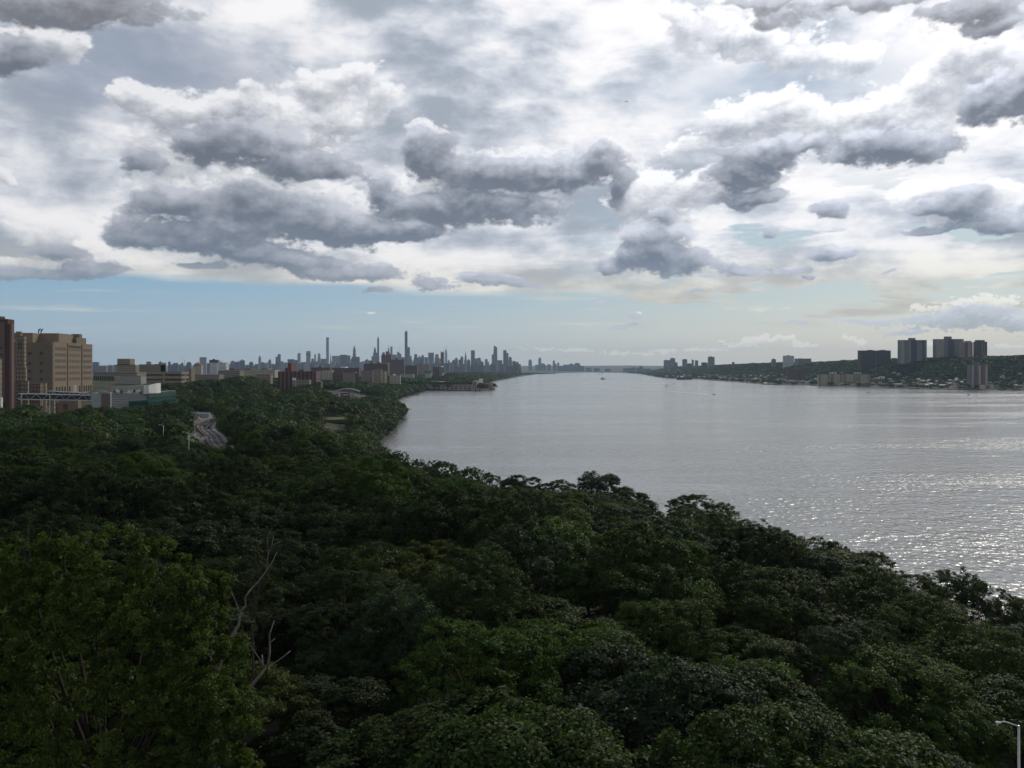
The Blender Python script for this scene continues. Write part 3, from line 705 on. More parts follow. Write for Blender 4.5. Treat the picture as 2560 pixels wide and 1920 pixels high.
root2 = empty('dead_tree', (dr[0] + .5, dr[1] + 2, dz)); tag(root2, 'second bare tree behind the first, tall forked grey limbs and twigs', 'dead tree')
dr = (dr[0] + .5, dr[1] + 2)
limb([(1380,1560),(1480,1250),(1570,1040),(1610,960),(1650,890),(1660,800)], .27, 79, 78, root2, 'trunk')
mbt = MB(); mbt.tube([(0, 0, -1), tuple(Vector(zp(1380, 1560, 79)) - Vector((dr[0], dr[1], dz)))], [.4, .3], 8); mbt.build('trunk_base', M['deadwood'], root2, smooth=True)
limb([(1660,800),(1700,760),(1695,700),(1730,650),(1780,600),(1840,520),(1880,460),(1915,385)], .11, 78, 77, root2)
limb([(1840,520),(1855,400),(1880,340),(1940,315)], .055, 77.5, 77, root2)
limb([(1880,345),(1890,270)], .035, 77, 77, root2); limb([(1856,400),(1845,290),(1880,220)], .04, 77, 77, root2)
limb([(1650,800),(1640,760),(1615,695),(1570,620),(1520,570)], .06, 78, 77, root2)
limb([(1600,660),(1575,590),(1548,525)], .045, 77, 76.6, root2)
limb([(1420,1120),(1370,980),(1330,910),(1290,845)], .24, 73, 72.5, root2, 'broken_stub')
rt = random.Random(3); mb = MB()
def spray(p, d, L, r, n):
    if n == 0 or L < .15: return
    e = p + d * L; mb.tube([p, p.lerp(e, .5) + Vector((rt.uniform(-.05, .05), 0, rt.uniform(-.05, .05))), e], [r, r * .8, r * .55], 3)
    for k in range(rt.choice((2, 3, 3))):
        nd_ = (d + Vector((rt.uniform(-.6, .6), rt.uniform(-.5, .5), rt.uniform(-.25, .45)))).normalized()
        spray(p.lerp(e, rt.uniform(.55, 1)), nd_, L * rt.uniform(.6, .85), r * .62, n - 1)
off = Vector((dr[0], dr[1], dz))
for (x, y, x2, y2, L, n) in [(1740,900,1750,560,3.0,6),(1760,900,1790,650,2.5,5),(1800,1000,1850,800,1.8,5),(1850,960,1930,840,1.6,5),(1800,840,1700,700,1.5,4),(1730,1000,1740,850,2.2,4)]:
    a, b_ = Vector(zp(x, y, 79)) - off, Vector(zp(x2, y2, 78.5)) - off; spray(a, (b_ - a).normalized(), L, .035, n)
mb.tube([Vector(zp(1700, 1500, 79)) - off, Vector(zp(1750, 1200, 79)) - off, Vector(zp(1745, 900, 79)) - off], [.16, .12, .06], 5)
mb.build('twigs', M['bark'], root2)

# woods beyond: one mass nobody could count
def forest(name, pts, label, faces, rngn, lsize=1.25, tall=(12, 17), cat='woodland'):
    """pts: (x, y, zground, R, h); one leafy mass"""
    pts = np.asarray(pts, float); n = len(pts)
    dist = np.hypot(pts[:, 0], pts[:, 1])
    nf = np.clip(faces * (420.0 / dist) ** 1.0, 60, faces).astype(int)
    li = np.repeat(np.arange(n), nf)
    N = len(li)
    lob = unit(rngn.randn(n * 5, 3) * np.array([1, 1, .6]) + np.array([0, 0, .35])).reshape(n, 5, 3)
    d = unit(rngn.randn(N, 3) + np.array([0, 0, .25])); d[:, 2] = np.where(d[:, 2] < -.55, -d[:, 2], d[:, 2])
    bul = .72 + .5 * np.max(np.einsum('ij,ikj->ik', d, lob[li]), axis=1).clip(0, 1) ** 4
    rr_ = rngn.uniform(.72, 1.02, N) * bul
    R, h = pts[li, 3], pts[li, 4]
    c = d * rr_[:, None] * np.stack([R, R, h * .40], 1) + np.stack([pts[li, 0], pts[li, 1], pts[li, 2] + h * .60], 1)
    # size so that each crown stays closed
    sz = np.sqrt(4 * R * R * 3.3 / nf[li]) * 1.0
    V = leaves(c, d + np.array([0, 0, .2]), np.clip(sz, .55, 6) * lsize / 1.25, rngn, .85, .30)
    tt = np.array([TINTS[k] for k in TN])[rngn.choice(len(TN), n, p=[.26, .26, .20, .10, .06, .12])]
    tt = tt * rngn.uniform(.8, 1.25, (n, 1))
    col = tt[li] * (rngn.uniform(.82, 1.2, N))[:, None]
    col = np.concatenate([col, np.ones((N, 1))], 1)
    me = np_mesh(name, V, np.arange(N * 4).reshape(-1, 4), M['leaf'], np.repeat(col, 4, axis=0))
    o = bpy.data.objects.new(name, me); C.objects.link(o); o.color = (1, 1, 1, 1); tag(o, label, cat, kind='stuff')
    print(name, n, N)
    return o
rn = np.random.RandomState(11)
forest('woodland', [(t[0], t[1], t[2] - .5, t[3] * 1.12, t[4]) for t in rest_near], 'rear of the riverside wood merging into one dark green mass', 420, rn)
FAR_KEEP = []                                       # footprints (x, y, r) kept free of trees; filled by the buildings
def free(x, y):
    for (fx, fy, fr, fry) in FAR_KEEP:
        if abs(x - fx) < fr and abs(y - fy) < fry: return False
    return True
# ------------------------------------------------------------------ the medical complex on the left bluff
def gz0(x, y): return float(H(x, y)[0])
def keep(x, y, r, ry=None): FAR_KEEP.append((x, y, r, ry or r))
def frame_of(p0, p1):                               # local frame with x along p0->p1
    return math.atan2(p1[1] - p0[1], p1[0] - p0[0])
def win_grid(root, name, mat, xs, zs, w, h, place, limit=100, z_arch=None, stuff='windows_beyond'):
    """windows as parts up to the limit, the rest as one part; place(mb, s, z, w, h) puts one pane on its wall"""
    n = 0; rest = MB()
    for z in zs:
        for s in xs:
            if n < limit:
                mb = MB(); place(mb, s, z, w, h); mb.build(name, mat, root); n += 1
            else: place(rest, s, z, w, h)
    if rest.v: tag(rest.build(stuff, mat, root), kind='stuff')
# big tan hospital block: near corner K, long lit face running away, shaded face running left
K = P(130, 856, 1000); K2 = P(231, 863.5, 1128)
rz = math.atan2(K2[1] - K[1], K2[0] - K[0]); L = math.hypot(K2[0] - K[0], K2[1] - K[1]); ZT = K[2] - 28.0
g0 = 28.0
hosp = empty('hospital', (K[0], K[1], g0), rz); tag(hosp, 'big tan hospital block with rows of small windows and two dark vertical grooves', 'hospital')
TZ = K[2] - g0                                      # roof height over its base
# local: x along the lit face, y to the left of it (into the building); lit face is y = 0 facing -y
wall_l = MB(); grooves = [(L * .345, L * .37), (L * .70, L * .73)]
xs_ = [4.0, grooves[0][0], grooves[0][1], grooves[1][0], grooves[1][1], L]
for a, b_ in ((4.0, grooves[0][0]), (grooves[0][1], grooves[1][0]), (grooves[1][1], L)): wall_l.box(a, b_, 0, 46, -12, TZ)
wall_l.box(grooves[0][0], grooves[0][1], 3.0, 46, -12, TZ - 1.5); wall_l.box(grooves[1][0], grooves[1][1], 3.0, 46, -12, TZ - 1.5)
wall_l.box(L, L + 5, 3, 30, -12, TZ - 3.5)
wall_l.build('wall', M['tan'], hosp)
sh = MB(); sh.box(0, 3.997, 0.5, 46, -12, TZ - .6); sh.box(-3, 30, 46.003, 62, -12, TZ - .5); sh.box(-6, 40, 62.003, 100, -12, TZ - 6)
sh.build('side_wall', M['tan_shade'], hosp)
pc_ = MB(); pc_.box(-1.2, 3.0, -1.2, 3.2, -12, TZ - 2.2); pc_.build('corner_pier', M['tan_shade'], hosp)
ph = MB(); ph.box(40, 85, 8, 30, TZ, TZ + 12.5); ph.box(20, 60, 30, 62, TZ, TZ + 12.0); ph.build('penthouse', M['tan'], hosp)
ph = MB(); ph.box(85, 118, 4, 26, TZ, TZ + 9); ph.box(100, 110, 6, 16, TZ + 9, TZ + 14); ph.build('plant_room', M['tan_shade'], hosp)
ph = MB(); ph.box(4, 60, 55, 95, TZ - 2, TZ + 7); ph.build('rear_wing', M['tan_shade'], hosp)
pa = MB(); pa.box(3.9, L + .1, -.25, .35, TZ, TZ + 1.1); pa.build('parapet', M['tan'], hosp)
for k in range(2):
    mb = MB(); mb.cyl(46 + k * 7, 34, TZ + 12, TZ + 15, .6, n=8); mb.tube([(46 + k * 7, 34, TZ + 15), (46 + k * 7, 33, TZ + 17.5), (45 + k * 7, 31, TZ + 18)], [.9, .8, .5], 6); mb.build('exhaust_stack', M['dark'], hosp)
for k in range(3):
    mb = MB(); mb.cyl(4 + k * 5, 44, TZ, TZ + 1.5, .3, n=6); mb.box(3.2 + k * 5, 4.8 + k * 5, 43.4, 44.6, TZ + 1.5, TZ + 3.2); mb.build('rooftop_unit', M['galv'], hosp)
pane = lambda mb, s, z, w, h: mb.box(s - w / 2, s + w / 2, -.12, .4, z, z + h)
bays = [(9, grooves[0][0] - 2, 9), (grooves[0][1] + 2, grooves[1][0] - 2, 8), (grooves[1][1] + 2, L - 3, 8)]
bx = [a + (b_ - a) * (i + .5) / n for a, b_, n in bays for i in range(n)]
rowz = [TZ - 9 - 7.4 * k for k in range(6)]
# 6 rows of small paired windows, then tall ones and the arcade
win_grid(hosp, 'window', M['dark'], bx, rowz, 1.9, 3.7, pane, 96, stuff='upper_window')
bx2 = [a + (b_ - a) * (i + .5) / n for a, b_, n in [(9, grooves[0][0] - 2, 4), (grooves[0][1] + 2, grooves[0][1] + 8, 1), (grooves[1][0] - 8, grooves[1][0] - 2, 1), (grooves[1][1] + 2, L - 2, 4)] for i in range(n)]
for s_ in bx2:
    mb = MB(); pane(mb, s_, TZ - 61, 4.6, 7.5); mb.build('tall_window', M['glass'], hosp)
    mb = MB(); pane(mb, s_, TZ - 82, 5.6, 15); mb.build('arcade_opening', M['dark'], hosp)
mb = MB(); mb.box(grooves[0][1] + 16, grooves[1][0] - 16, -.3, .4, TZ - 80, TZ - 52); mb.build('entrance_glazing', M['grey'], hosp)
mb = MB(); mb.box(grooves[0][1] + 19, grooves[1][0] - 19, -1.5, -.3, TZ - 80, TZ - 63); mb.build('glass_bay', M['galv'], hosp)
mb = MB(); mb.box(-1, L + 8, -6, -.02, TZ - 92, TZ - 84); mb.build('plinth', M['tan'], hosp)
for k in range(6):                                  # small square windows of the shaded face
    for s_ in (12, 25):
        mb = MB(); mb.box(-.1, .6, s_ - 1.7, s_ + 1.7, TZ - 15 - 9.3 * k - (2.6 if k else 0), TZ - 11.5 - 9.3 * k - (2.6 if k else 0)); mb.build('square_window', M['dark'], hosp)
for k in range(4):
    for s_ in (68, 78):
        mb = MB(); mb.box(-6.1, -5.5, s_ - 1.7, s_ + 1.7, TZ - 19 - 9.3 * k, TZ - 15.5 - 9.3 * k); mb.build('square_window', M['dark'], hosp)
fc = bpy.data.curves.new('sign', 'FONT'); fc.body = 'NewYork-Presbyterian'; fc.size = 4.2; fc.extrude = .12; fc.align_x = 'CENTER'; fc.space_character = 1.0
sg = bpy.data.objects.new('sign', fc); C.objects.link(sg); dgx = bpy.context.evaluated_depsgraph_get(); me = bpy.data.meshes.new_from_object(sg.evaluated_get(dgx)); bpy.data.objects.remove(sg)
sg = bpy.data.objects.new('sign_lettering', me); C.objects.link(sg); sg.parent = hosp; sg.location = ((grooves[0][1] + grooves[1][0]) / 2, -.2, TZ - 4.6); sg.rotation_euler = (rad(90), 0, 0); me.materials.clear(); me.materials.append(M['dark'])
keep(K[0] - 30, K[1] + 60, 60)

def bld(name, u0, u1, v, d, mat, label, cat='building', group=None, depth=None, rz=0.0, base=None, parts=(), roofmat=None, wallname='wall'):
    """a block whose face fills u0..u1 at distance d with its roof at row v; parts are laid on in its own metres"""
    x0, x1 = (u0 - U0) / F * d, (u1 - U0) / F * d; w = x1 - x0; zt = CAMZ + (V0 - v) / F * d
    dp = depth or max(12, w * .7)                   # the side wall seen obliquely is part of u0..u1
    slope = abs((u0 + u1) / 2 - U0) / F; dp = max(min(dp, w * .6 / max(slope, .05)), 3)
    if x1 < 0: x1 = (u1 - U0) / F * (d + dp)
    elif x0 > 0: x0 = (u0 - U0) / F * (d + dp)
    w = x1 - x0; xm = (x0 + x1) / 2
    gb = min(gz0(xm, d), zt - 4) - 3 if base is None else base
    k = abs(math.sin(rz)); ww = max((w - dp * k) / max(math.cos(rz), .3), w * .35)
    root = empty(name, (xm, d + dp / 2, gb), rz); tag(root, label, cat, group)
    mb = MB(); h = zt - gb; mb.box(-ww / 2, ww / 2, -dp / 2, dp / 2, 0, h); mb.build(wallname, mat, root)
    mb = MB(); mb.box(-ww / 2 - .1, ww / 2 + .1, -dp / 2 - .1, dp / 2 + .1, h, h + max(.5, h * .008)); mb.build('roof', roofmat or M['roof'], root)
    keep(xm, d + dp / 2, w / 2 + 3, dp / 2 + 5)
    return root, ww, dp, h
# brown tower block cut by the frame
r, w, dp, h = bld('tower_block', -75, 30, 799, 800, M['maroon'], 'tall maroon brick tower cut off by the left edge', depth=10, base=20)
for k in range(9):
    mb = MB(); mb.box(w/2 - 4.6, w/2 - 2.0, -dp/2 - .15, -dp/2 + .3, h - 28 - k * 6.8, h - 25.6 - k * 6.8); mb.build('window', M['dark'], r)
mb = MB(); mb.box(w/2 - 6.5, w/2 - 5.4, -dp/2 - .15, -dp/2 + .3, h - 12, h - 8); mb.build('slot_window', M['dark'], r)
mb = MB(); mb.box(w/2 - 8.0, w/2 - .5, -dp/2 - 1.2, -dp/2 - .02, 12, h - 2.5); mb.build('projecting_bay', M['mauve'], r)
for k in range(9):
    mb = MB(); mb.box(w/2 - 4.6, w/2 - 2.0, -dp/2 - 1.32, -dp/2 - 1.1, h - 28 - k * 6.8, h - 25.6 - k * 6.8); mb.build('bay_window', M['dark'], r)
mb = MB(); mb.box(-w/2 + 2, w/2 - 8.5, -8, 8, h, h + 3.5); mb.cyl(w/2 - 10.5, 0, h + 3.5, h + 9, .25, n=5); mb.build('penthouse', M['maroon'], r)
mb = MB(); mb.box(w/2 + .003, w/2 + 2.2, -dp/2 - .5, dp/2, 0, h + 0.4); mb.build('stair_tower', M['maroon'], r)
mb = MB(); mb.box(w/2 + 2.203, w/2 + 5.0, -dp/2 + 1, dp/2 - 5, 0, h - 3.8); mb.build('corner_wing', M['mauve'], r)
# art-deco stepped tower in pale tan
fa = facade('pale brick with windows', (0.25, 0.20, 0.14), (0.03, 0.027, 0.024), 3.2, 4.2, .38, .5)
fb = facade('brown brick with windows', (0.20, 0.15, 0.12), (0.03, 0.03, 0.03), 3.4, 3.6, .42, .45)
r, w, dp, h = bld('setback_tower', 38, 66, 842, 860, fa, 'slim pale tan setback tower squeezed beside the maroon tower', depth=4, base=20)
mb = MB(); mb.box(-w/2, -w/2 + 5, -dp/2 + 1, dp/2, h, h + 5.5); mb.build('crown_block', M['tan'], r)
for k in range(2):
    mb = MB(); mb.box(-w/2 + 3.2 + k * 2, -w/2 + 4.4 + k * 2, -dp/2 - .14, -dp/2 + .2, h - 13, h - 5); mb.build('arched_window', M['dark'], r)
mb = MB(); mb.box(-w/2 - 1, w/2 + 3.0, -dp/2 - 3, -dp/2 - .03, 0, h - 31); mb.build('lower_step', fa, r)
mb = MB(); mb.box(w/2 - 1, w/2 + 7.0, -dp/2 - 6, -dp/2 - 3.03, 0, h - 45); mb.build('lowest_step', fa, r)
mb = MB(); mb.box(-w/2 + 1, w/2 - 1.2, -dp/2 - 7, -dp/2 - 3.03, 0, h - 46); mb.build('brown_link', fb, r)  # link block in the darker brown brick
r, w, dp, h = bld('annex', -8, 5, 898, 700, fa, 'pale tan annex with small windows at the extreme left edge', depth=3, base=20)
mb = MB(); mb.box(-w/2, w/2 + 2.5, -dp/2 - 2, -dp/2 - .03, 0, h - 32); mb.build('colonnade', M['white'], r)
# low wings among the trees
r, w, dp, h = bld('low_wing', 74, 112, 960, 830, fb, 'low brown brick wing behind the footbridge legs', depth=8, base=15)
r, w, dp, h = bld('low_wing', 108, 118, 958, 815, fa, 'narrow pale tan stair tower rising through the footbridge', depth=3, base=15)
r, w, dp, h = bld('low_wing', 128, 139, 1003, 800, fa, 'narrow tan pier block under the footbridge', depth=3, base=15)
r, w, dp, h = bld('retaining_block', 146, 203, 1001, 830, M['tan'], 'blank tan block with a red corner under the footbridge end', depth=6, base=15)
mb = MB(); mb.box(-w/2 + 5, -w/2 + 9, -dp/2 - .5, -dp/2 - .01, h - 9, h - 3); mb.build('red_panel', M['red'], r)
mb = MB(); mb.box(-w/2 - 4, -w/2 - .01, -dp/2, dp/2, 0, h - 2); mb.build('brown_end', M['brown'], r)
# two footbridges with white lattice trusses
def truss(u0, u1, vt0, vt1, vb0, vb1, d0, d1, n, label, legs):
    A, B = Vector(P(u0, vt0, d0)), Vector(P(u1, vt1, d1)); A2, B2 = Vector(P(u0, vb0, d0)), Vector(P(u1, vb1, d1))
    root = empty('footbridge', A2); tag(root, label, 'footbridge', 'covered footbridges of the hospital'); o = A2
    side = Vector((0, 4.2, 0))
    mb = MB(); mb.add([A - o + Vector((0, .3, -.5)), B - o + Vector((0, .3, -.5)), B2 - o + Vector((0, .3, .4)), A2 - o + Vector((0, .3, .4)), A - o + side + Vector((0, -.3, -.5)), B - o + side + Vector((0, -.3, -.5)), B2 - o + side + Vector((0, -.3, .4)), A2 - o + side + Vector((0, -.3, .4))], [(0,1,2,3),(7,6,5,4),(0,4,5,1),(3,2,6,7),(0,3,7,4),(1,5,6,2)])
    mb.build('glazed_tube', M['glass'], root)
    for nm, p, q in (('top_chord', A, B), ('bottom_chord', A2, B2)):
        mb = MB()
        for s_ in (Vector((0, 0, 0)), side): mb.bar(p - o + s_, q - o + s_, .42)
        mb.build(nm, M['galv'], root)
    for i in range(n):
        t0, t1 = i / n, (i + 1) / n; mb = MB()
        p, q = (A2.lerp(B2, t0), A.lerp(B, t1)) if i % 2 == 0 else (A.lerp(B, t0), A2.lerp(B2, t1))
        mb.bar(p - o - Vector((0, .35, 0)), q - o - Vector((0, .35, 0)), .26); mb.build('diagonal', M['galv'], root)
    for (u, ) in legs:
        t = (u - u0) / (u1 - u0); p = A.lerp(B, t) - o; mb = MB()
        mb.tube([p - Vector((0, .5, 0)), p - Vector((0, .5, 30))], [.55, .55], 4); mb.build('leg', M['galv'], root)
truss(45, 221, 984, 988, 998, 1001, 760, 800, 12, 'long white lattice footbridge in front, standing on two legs', [(54,), (123,)])
truss(118, 216, 977.5, 983, 985, 989.5, 850, 870, 8, 'shorter white lattice footbridge behind the long one', [(132,)])
# the grey and green glass laboratory
lv = bpy.data.materials.new('louvred wall'); lv.use_nodes = True; T = NT(lv.node_tree); b = lv.node_tree.nodes['Principled BSDF']
sz = T.n('ShaderNodeSeparateXYZ', {0: T.n('ShaderNodeTexCoord').outputs['Object']}).outputs[2]
T.put(b.inputs['Base Color'], T.mix(T.ss(T.m('FRACT', T.m('DIVIDE', sz, 1.5)), .55, .75), (0.33, 0.33, 0.33), (0.15, 0.155, 0.16))); b.inputs['Roughness'].default_value = .5
gg = bpy.data.materials.new('green curtain wall'); gg.use_nodes = True; T = NT(gg.node_tree); b = gg.node_tree.nodes['Principled BSDF']
sz = T.n('ShaderNodeSeparateXYZ', {0: T.n('ShaderNodeTexCoord').outputs['Object']}).outputs[2]
nn_ = T.noise(T.v('MULTIPLY', T.n('ShaderNodeTexCoord').outputs['Object'], (.15, .15, .6)), 1, 4)
T.put(b.inputs['Base Color'], T.mix(T.ss(T.m('FRACT', T.m('DIVIDE', sz, 3.6)), .62, .78), T.mix(T.ss(nn_, .4, .6), (0.012, 0.055, 0.045), (0.025, 0.085, 0.07)), (0.008, 0.028, 0.026))); b.inputs['Roughness'].default_value = .2
lab = empty('laboratory', P(300, 1030, 700)); tag(lab, 'white and grey laboratory with green glass end among the trees', 'laboratory')
lo = Vector(P(300, 1030, 700))
def lq(name, pts, d, th, mat, top=None):            # wall panel with real thickness from roof/bottom rows
    mb = MB(); front = [Vector(P(u, v, dd)) - lo for (u, v, dd) in pts]
    n = len(front); back = [p + Vector((0, th, 0)) for p in front]
    mb.add(front + back, [tuple(range(n)), tuple(range(2 * n - 1, n - 1, -1))] + [(i, i + n, (i + 1) % n + n, (i + 1) % n) for i in range(n)])
    return mb.build(name, mat, lab)
lq('louvred_wall', [(277, 1075, 700), (369, 1075, 720), (369, 982, 720), (277, 981.5, 700)], 0, 30, lv)
lq('white_edge', [(275.5, 1075, 699), (278, 1075, 699), (278, 981, 699), (275.5, 981, 699)], 0, 1.2, M['white'])
lq('green_front', [(322, 1075, 699), (371, 1075, 708), (371, 1000, 708), (322, 1003, 699)], 0, 4, gg)
lq('green_end', [(369.5, 1090, 719), (413, 1080, 765), (413, 977, 765), (369.5, 981.5, 719)], 0, 25, gg)
lq('grey_block', [(229, 1060, 720), (252.5, 1060, 712), (252.5, 983, 712), (229, 982, 720)], 0, 20, M['grey'])
lq('dark_block', [(252.8, 1060, 712), (275.4, 1060, 705), (275.4, 984, 705), (252.8, 983.5, 712)], 0, 20, M['brown'])
lq('plant_screen', [(278, 983, 715), (359, 984, 722), (359, 964, 722), (278, 966, 715)], 0, 12, M['concrete'])
lq('stair_head', [(359, 985, 716), (373, 985, 717), (373, 963, 717), (359, 964, 716)], 0, 8, M['white'])
lq('sloped_tower', [(372, 983, 712), (391, 983, 722), (391, 958, 722), (372, 963, 712)], 0, 9, M['white'])
for k, (u, v) in enumerate([(287,978),(292,976),(298,979),(304,977),(322,979),(330,978),(336,976),(342,979),(347,977),(352,980)]):
    p = Vector(P(u, v, 703)) - lo; mb = MB(); mb.box(p.x - .8, p.x + .8, p.y - .8, p.y + .8, p.z - 1.8, p.z); mb.cyl(p.x, p.y, p.z, p.z + 1.0, .75, .5, 8); mb.build('rooftop_unit', M['galv'] if k % 3 else M['dark'], lab)
for k, (u, v) in enumerate([(248,979),(254,978),(260,979),(266,980)]):
    p = Vector(P(u, v, 713)) - lo; mb = MB(); mb.box(p.x - 1.2, p.x + 1.2, p.y, p.y + 2, p.z - 1.5, p.z); mb.cyl(p.x, p.y + 1, p.z, p.z + .9, .9, .7, 8); mb.build('rooftop_unit', M['grey'], lab)
keep(lo.x + 10, lo.y + 20, 34)

# ------------------------------------------------------------------ town behind the wood: (kind, u0, u1, v, distance, material, label, extras)
f_tan = facade('tan wall windows', (0.27, 0.225, 0.16), (0.05, 0.045, 0.04), 3.6, 3.4, .45, .5)
f_tan2 = facade('weathered tan wall windows', (0.23, 0.205, 0.165), (0.045, 0.045, 0.045), 4.2, 3.6, .5, .45)
f_cream = facade('cream wall windows', (0.40, 0.36, 0.28), (0.07, 0.07, 0.065), 4, 3.4, .4, .45)
f_brown = facade('brown wall windows', (0.115, 0.075, 0.062), (0.035, 0.035, 0.04), 3.6, 3.2, .4, .42)
f_red = facade('red wall windows', (0.115, 0.05, 0.042), (0.04, 0.04, 0.04), 3.6, 3.1, .4, .42)
f_redband = facade('red wall with pale balconies', (0.105, 0.045, 0.036), (0.02, 0.02, 0.02), 7, 3.1, .55, .6, band=(3.1, .26, (0.22, 0.18, 0.16)))
f_white = facade('white wall ribbon windows', (0.62, 0.63, 0.64), (0.10, 0.12, 0.15), 60, 3.4, .9, .35)
f_col = facade('concrete fins over dark glass', (0.20, 0.185, 0.165), (0.018, 0.02, 0.024), 3.0, 60, .62, .96)
f_strip = facade('long concrete bands', (0.26, 0.225, 0.17), (0.05, 0.045, 0.03), 90, 7.0, .97, .45)
f_navy = facade('navy glass wall', (0.05, 0.065, 0.10), (0.03, 0.045, 0.08), 4, 3.6, .7, .6)
TOWN = [
 ('apartment_building', 292, 352, 913, 1500, f_tan, 'tan building with a raised central block behind the laboratory', [('penthouse', .02, .70, 11, f_tan), ('roof_edge', .0, .72, 1.2, M['dark'])]),
 ('apartment_building', 348, 415, 911.5, 1480, f_tan2, 'low tan building with a pale windowless end wall', [('end_wall', .74, 1.0, .4, M['tan'])]),
 ('office_block', 234, 372, 931, 1300, f_tan2, 'long low tan block just right of the hospital', []),
 ('office_block', 233, 302, 941, 1250, f_col, 'dark glass block with pale fins at the foot of the hospital', []),
 ('office_block', 366, 474, 930, 1250, f_strip, 'long concrete block with two dark horizontal bands', []),
 ('stair_tower', 472, 487, 923, 1240, M['tan'], 'bright tan windowless tower at the end of the banded block', []),
 ('apartment_building', 303, 366, 941, 1200, M['concrete'], 'pale low roof behind the trees left of the banded block', []),
 ('dome_building', 482, 508, 913, 2600, f_cream, 'cream building with a low domed roof', 'dome'),
 ('office_block', 524, 573, 907, 2300, f_white, 'white office block with ribbon windows', [('plant_room', .55, .75, 4, M['white'])]),
 ('office_block', 523, 548, 900, 2700, f_navy, 'navy glass box behind the white office block', [('plant_room', .4, .55, 3, M['dark'])]),
 ('apartment_building', 487, 560, 937, 1500, f_tan2, 'weathered tan apartment house half hidden by trees, left one', []),
 ('apartment_building', 545, 610, 927, 1700, f_tan2, 'weathered tan apartment house behind a dark tree', []),
 ('apartment_building', 560, 700, 925, 2000, f_cream, 'long pale row of flats with dark roofs', [('plant_room', .1, .2, 3, M['dark']), ('plant_room', .4, .52, 2.5, M['brown']), ('plant_room', .75, .85, 3, M['cream'] if 'cream' in M else M['tan'])]),
 ('apartment_building', 640, 682, 936, 1500, f_tan, 'small tan apartment house left of the red-brick flats', []),
 ('apartment_building', 695, 802, 929, 1450, f_redband, 'wide dark red brick flats with pale balcony bands', [('water_tower', .27, .35, 14, M['red']), ('penthouse', .18, .26, 6, M['red']), ('penthouse', .55, .68, 3, M['brown'])]),
 ('apartment_building', 785, 807, 955, 1350, f_redband, 'lower right wing of brick flats running into the trees', []),
 ('apartment_building', 735, 778, 950, 1380, f_tan2, 'pale tan house front below the red flats', []),
 ('billboard', 731, 740, 944.5, 1370, M['white'], 'blank white board on the roofs before the red flats', 'board'),
 ('apartment_building', 778, 830, 919, 2500, f_brown, 'brown brick slab behind the red flats', [('penthouse', .4, .55, 5, M['brown'])]),
 ('apartment_building', 803, 834, 925.5, 2200, f_cream, 'cream building with tall pale pilasters', []),
 ('apartment_building', 826, 904, 920, 2600, f_brown, 'long brown and mauve row with white roof edge', [('penthouse', .35, .52, 3, M['white'])]),
 ('apartment_building', 831, 860, 931, 2150, f_brown, 'short brown house before the mauve row', []),
 ('apartment_building', 857, 893, 932, 2100, facade('mauve wall windows', (0.24, 0.19, 0.17), (0.05, 0.045, 0.045), 3.6, 3.3, .4, .45), 'mauve apartment house with a pale right edge', [('white_pier', .88, 1.0, .5, M['white'])]),
 ('apartment_building', 909, 974, 909.5, 2900, f_brown, 'large dark brown slab with roof tanks and pale roofline', [('penthouse', .28, .38, 9, M['brown']), ('penthouse', .55, .68, 4, M['brown']), ('parapet', 0, 1, 1.6, M['concrete'])]),
 ('apartment_building', 903, 934, 927, 2250, f_tan2, 'left half of the pale tan pair below the brown slab', []),
 ('apartment_building', 933, 956, 925.5, 2230, f_tan, 'right half of the pale tan pair below the brown slab', [('parapet', 0, 1, 1, M['concrete'])]),
 ('apartment_building', 958, 966, 928.5, 2260, f_cream, 'thin cream block beside the tan pair', []),
 ('apartment_building', 953, 980, 887, 5000, f_brown, 'red-brown tower block with turreted top', [('turret', .10, .30, 14, M['brown']), ('turret', .45, .72, 20, M['mauve']), ('turret', .80, .9, 8, M['brown'])]),
 ('apartment_building', 974, 1013, 899.5, 4200, f_brown, 'broad red-brown slab below the highest tower', [('penthouse', .4, .58, 10, M['brown'])]),
 ('apartment_building', 1012, 1045, 914, 3600, f_brown, 'low red-brown slab right of the broad brown one', []),
 ('apartment_building', 1040, 1060, 910, 4200, f_tan2, 'small grey-tan block above the low brown slab', []),
 ('apartment_building', 1053, 1075, 912, 4000, f_tan, 'tan block left of the domed tower', []),
 ('apartment_building', 974, 1002, 939, 2300, f_cream, 'low cream houses among trees under the brown slab', [('penthouse', .3, .5, 3, M['white'])]),
 ('apartment_building', 1000, 1036, 935.5, 2700, facade('greenish wall windows', (0.34, 0.34, 0.28), (0.06, 0.06, 0.06), 5, 3.6, .4, .4), 'greenish grey long roof among trees', []),
 ('apartment_building', 1082, 1100, 918, 3500, f_brown, 'brown block left of the domed tower', []),
 ('apartment_building', 1063, 1078, 934, 3000, f_cream, 'cream ribbed block above the riverside plant', []),
 ('sports_hall', 1061, 1079, 927, 3100, material('teal paint', (0.08, 0.17, 0.17)), 'teal-roofed hall behind the riverside plant', []),
 ('tower_block', 1100, 1111, 918, 3300, f_tan2, 'tan tower with a pale pointed dome near the plant', 'cone'),
 ('church_tower', 1101.6, 1110, 881, 6000, M['mauve'], 'dark gothic church tower with pinnacled top', 'pinnacles'),
]
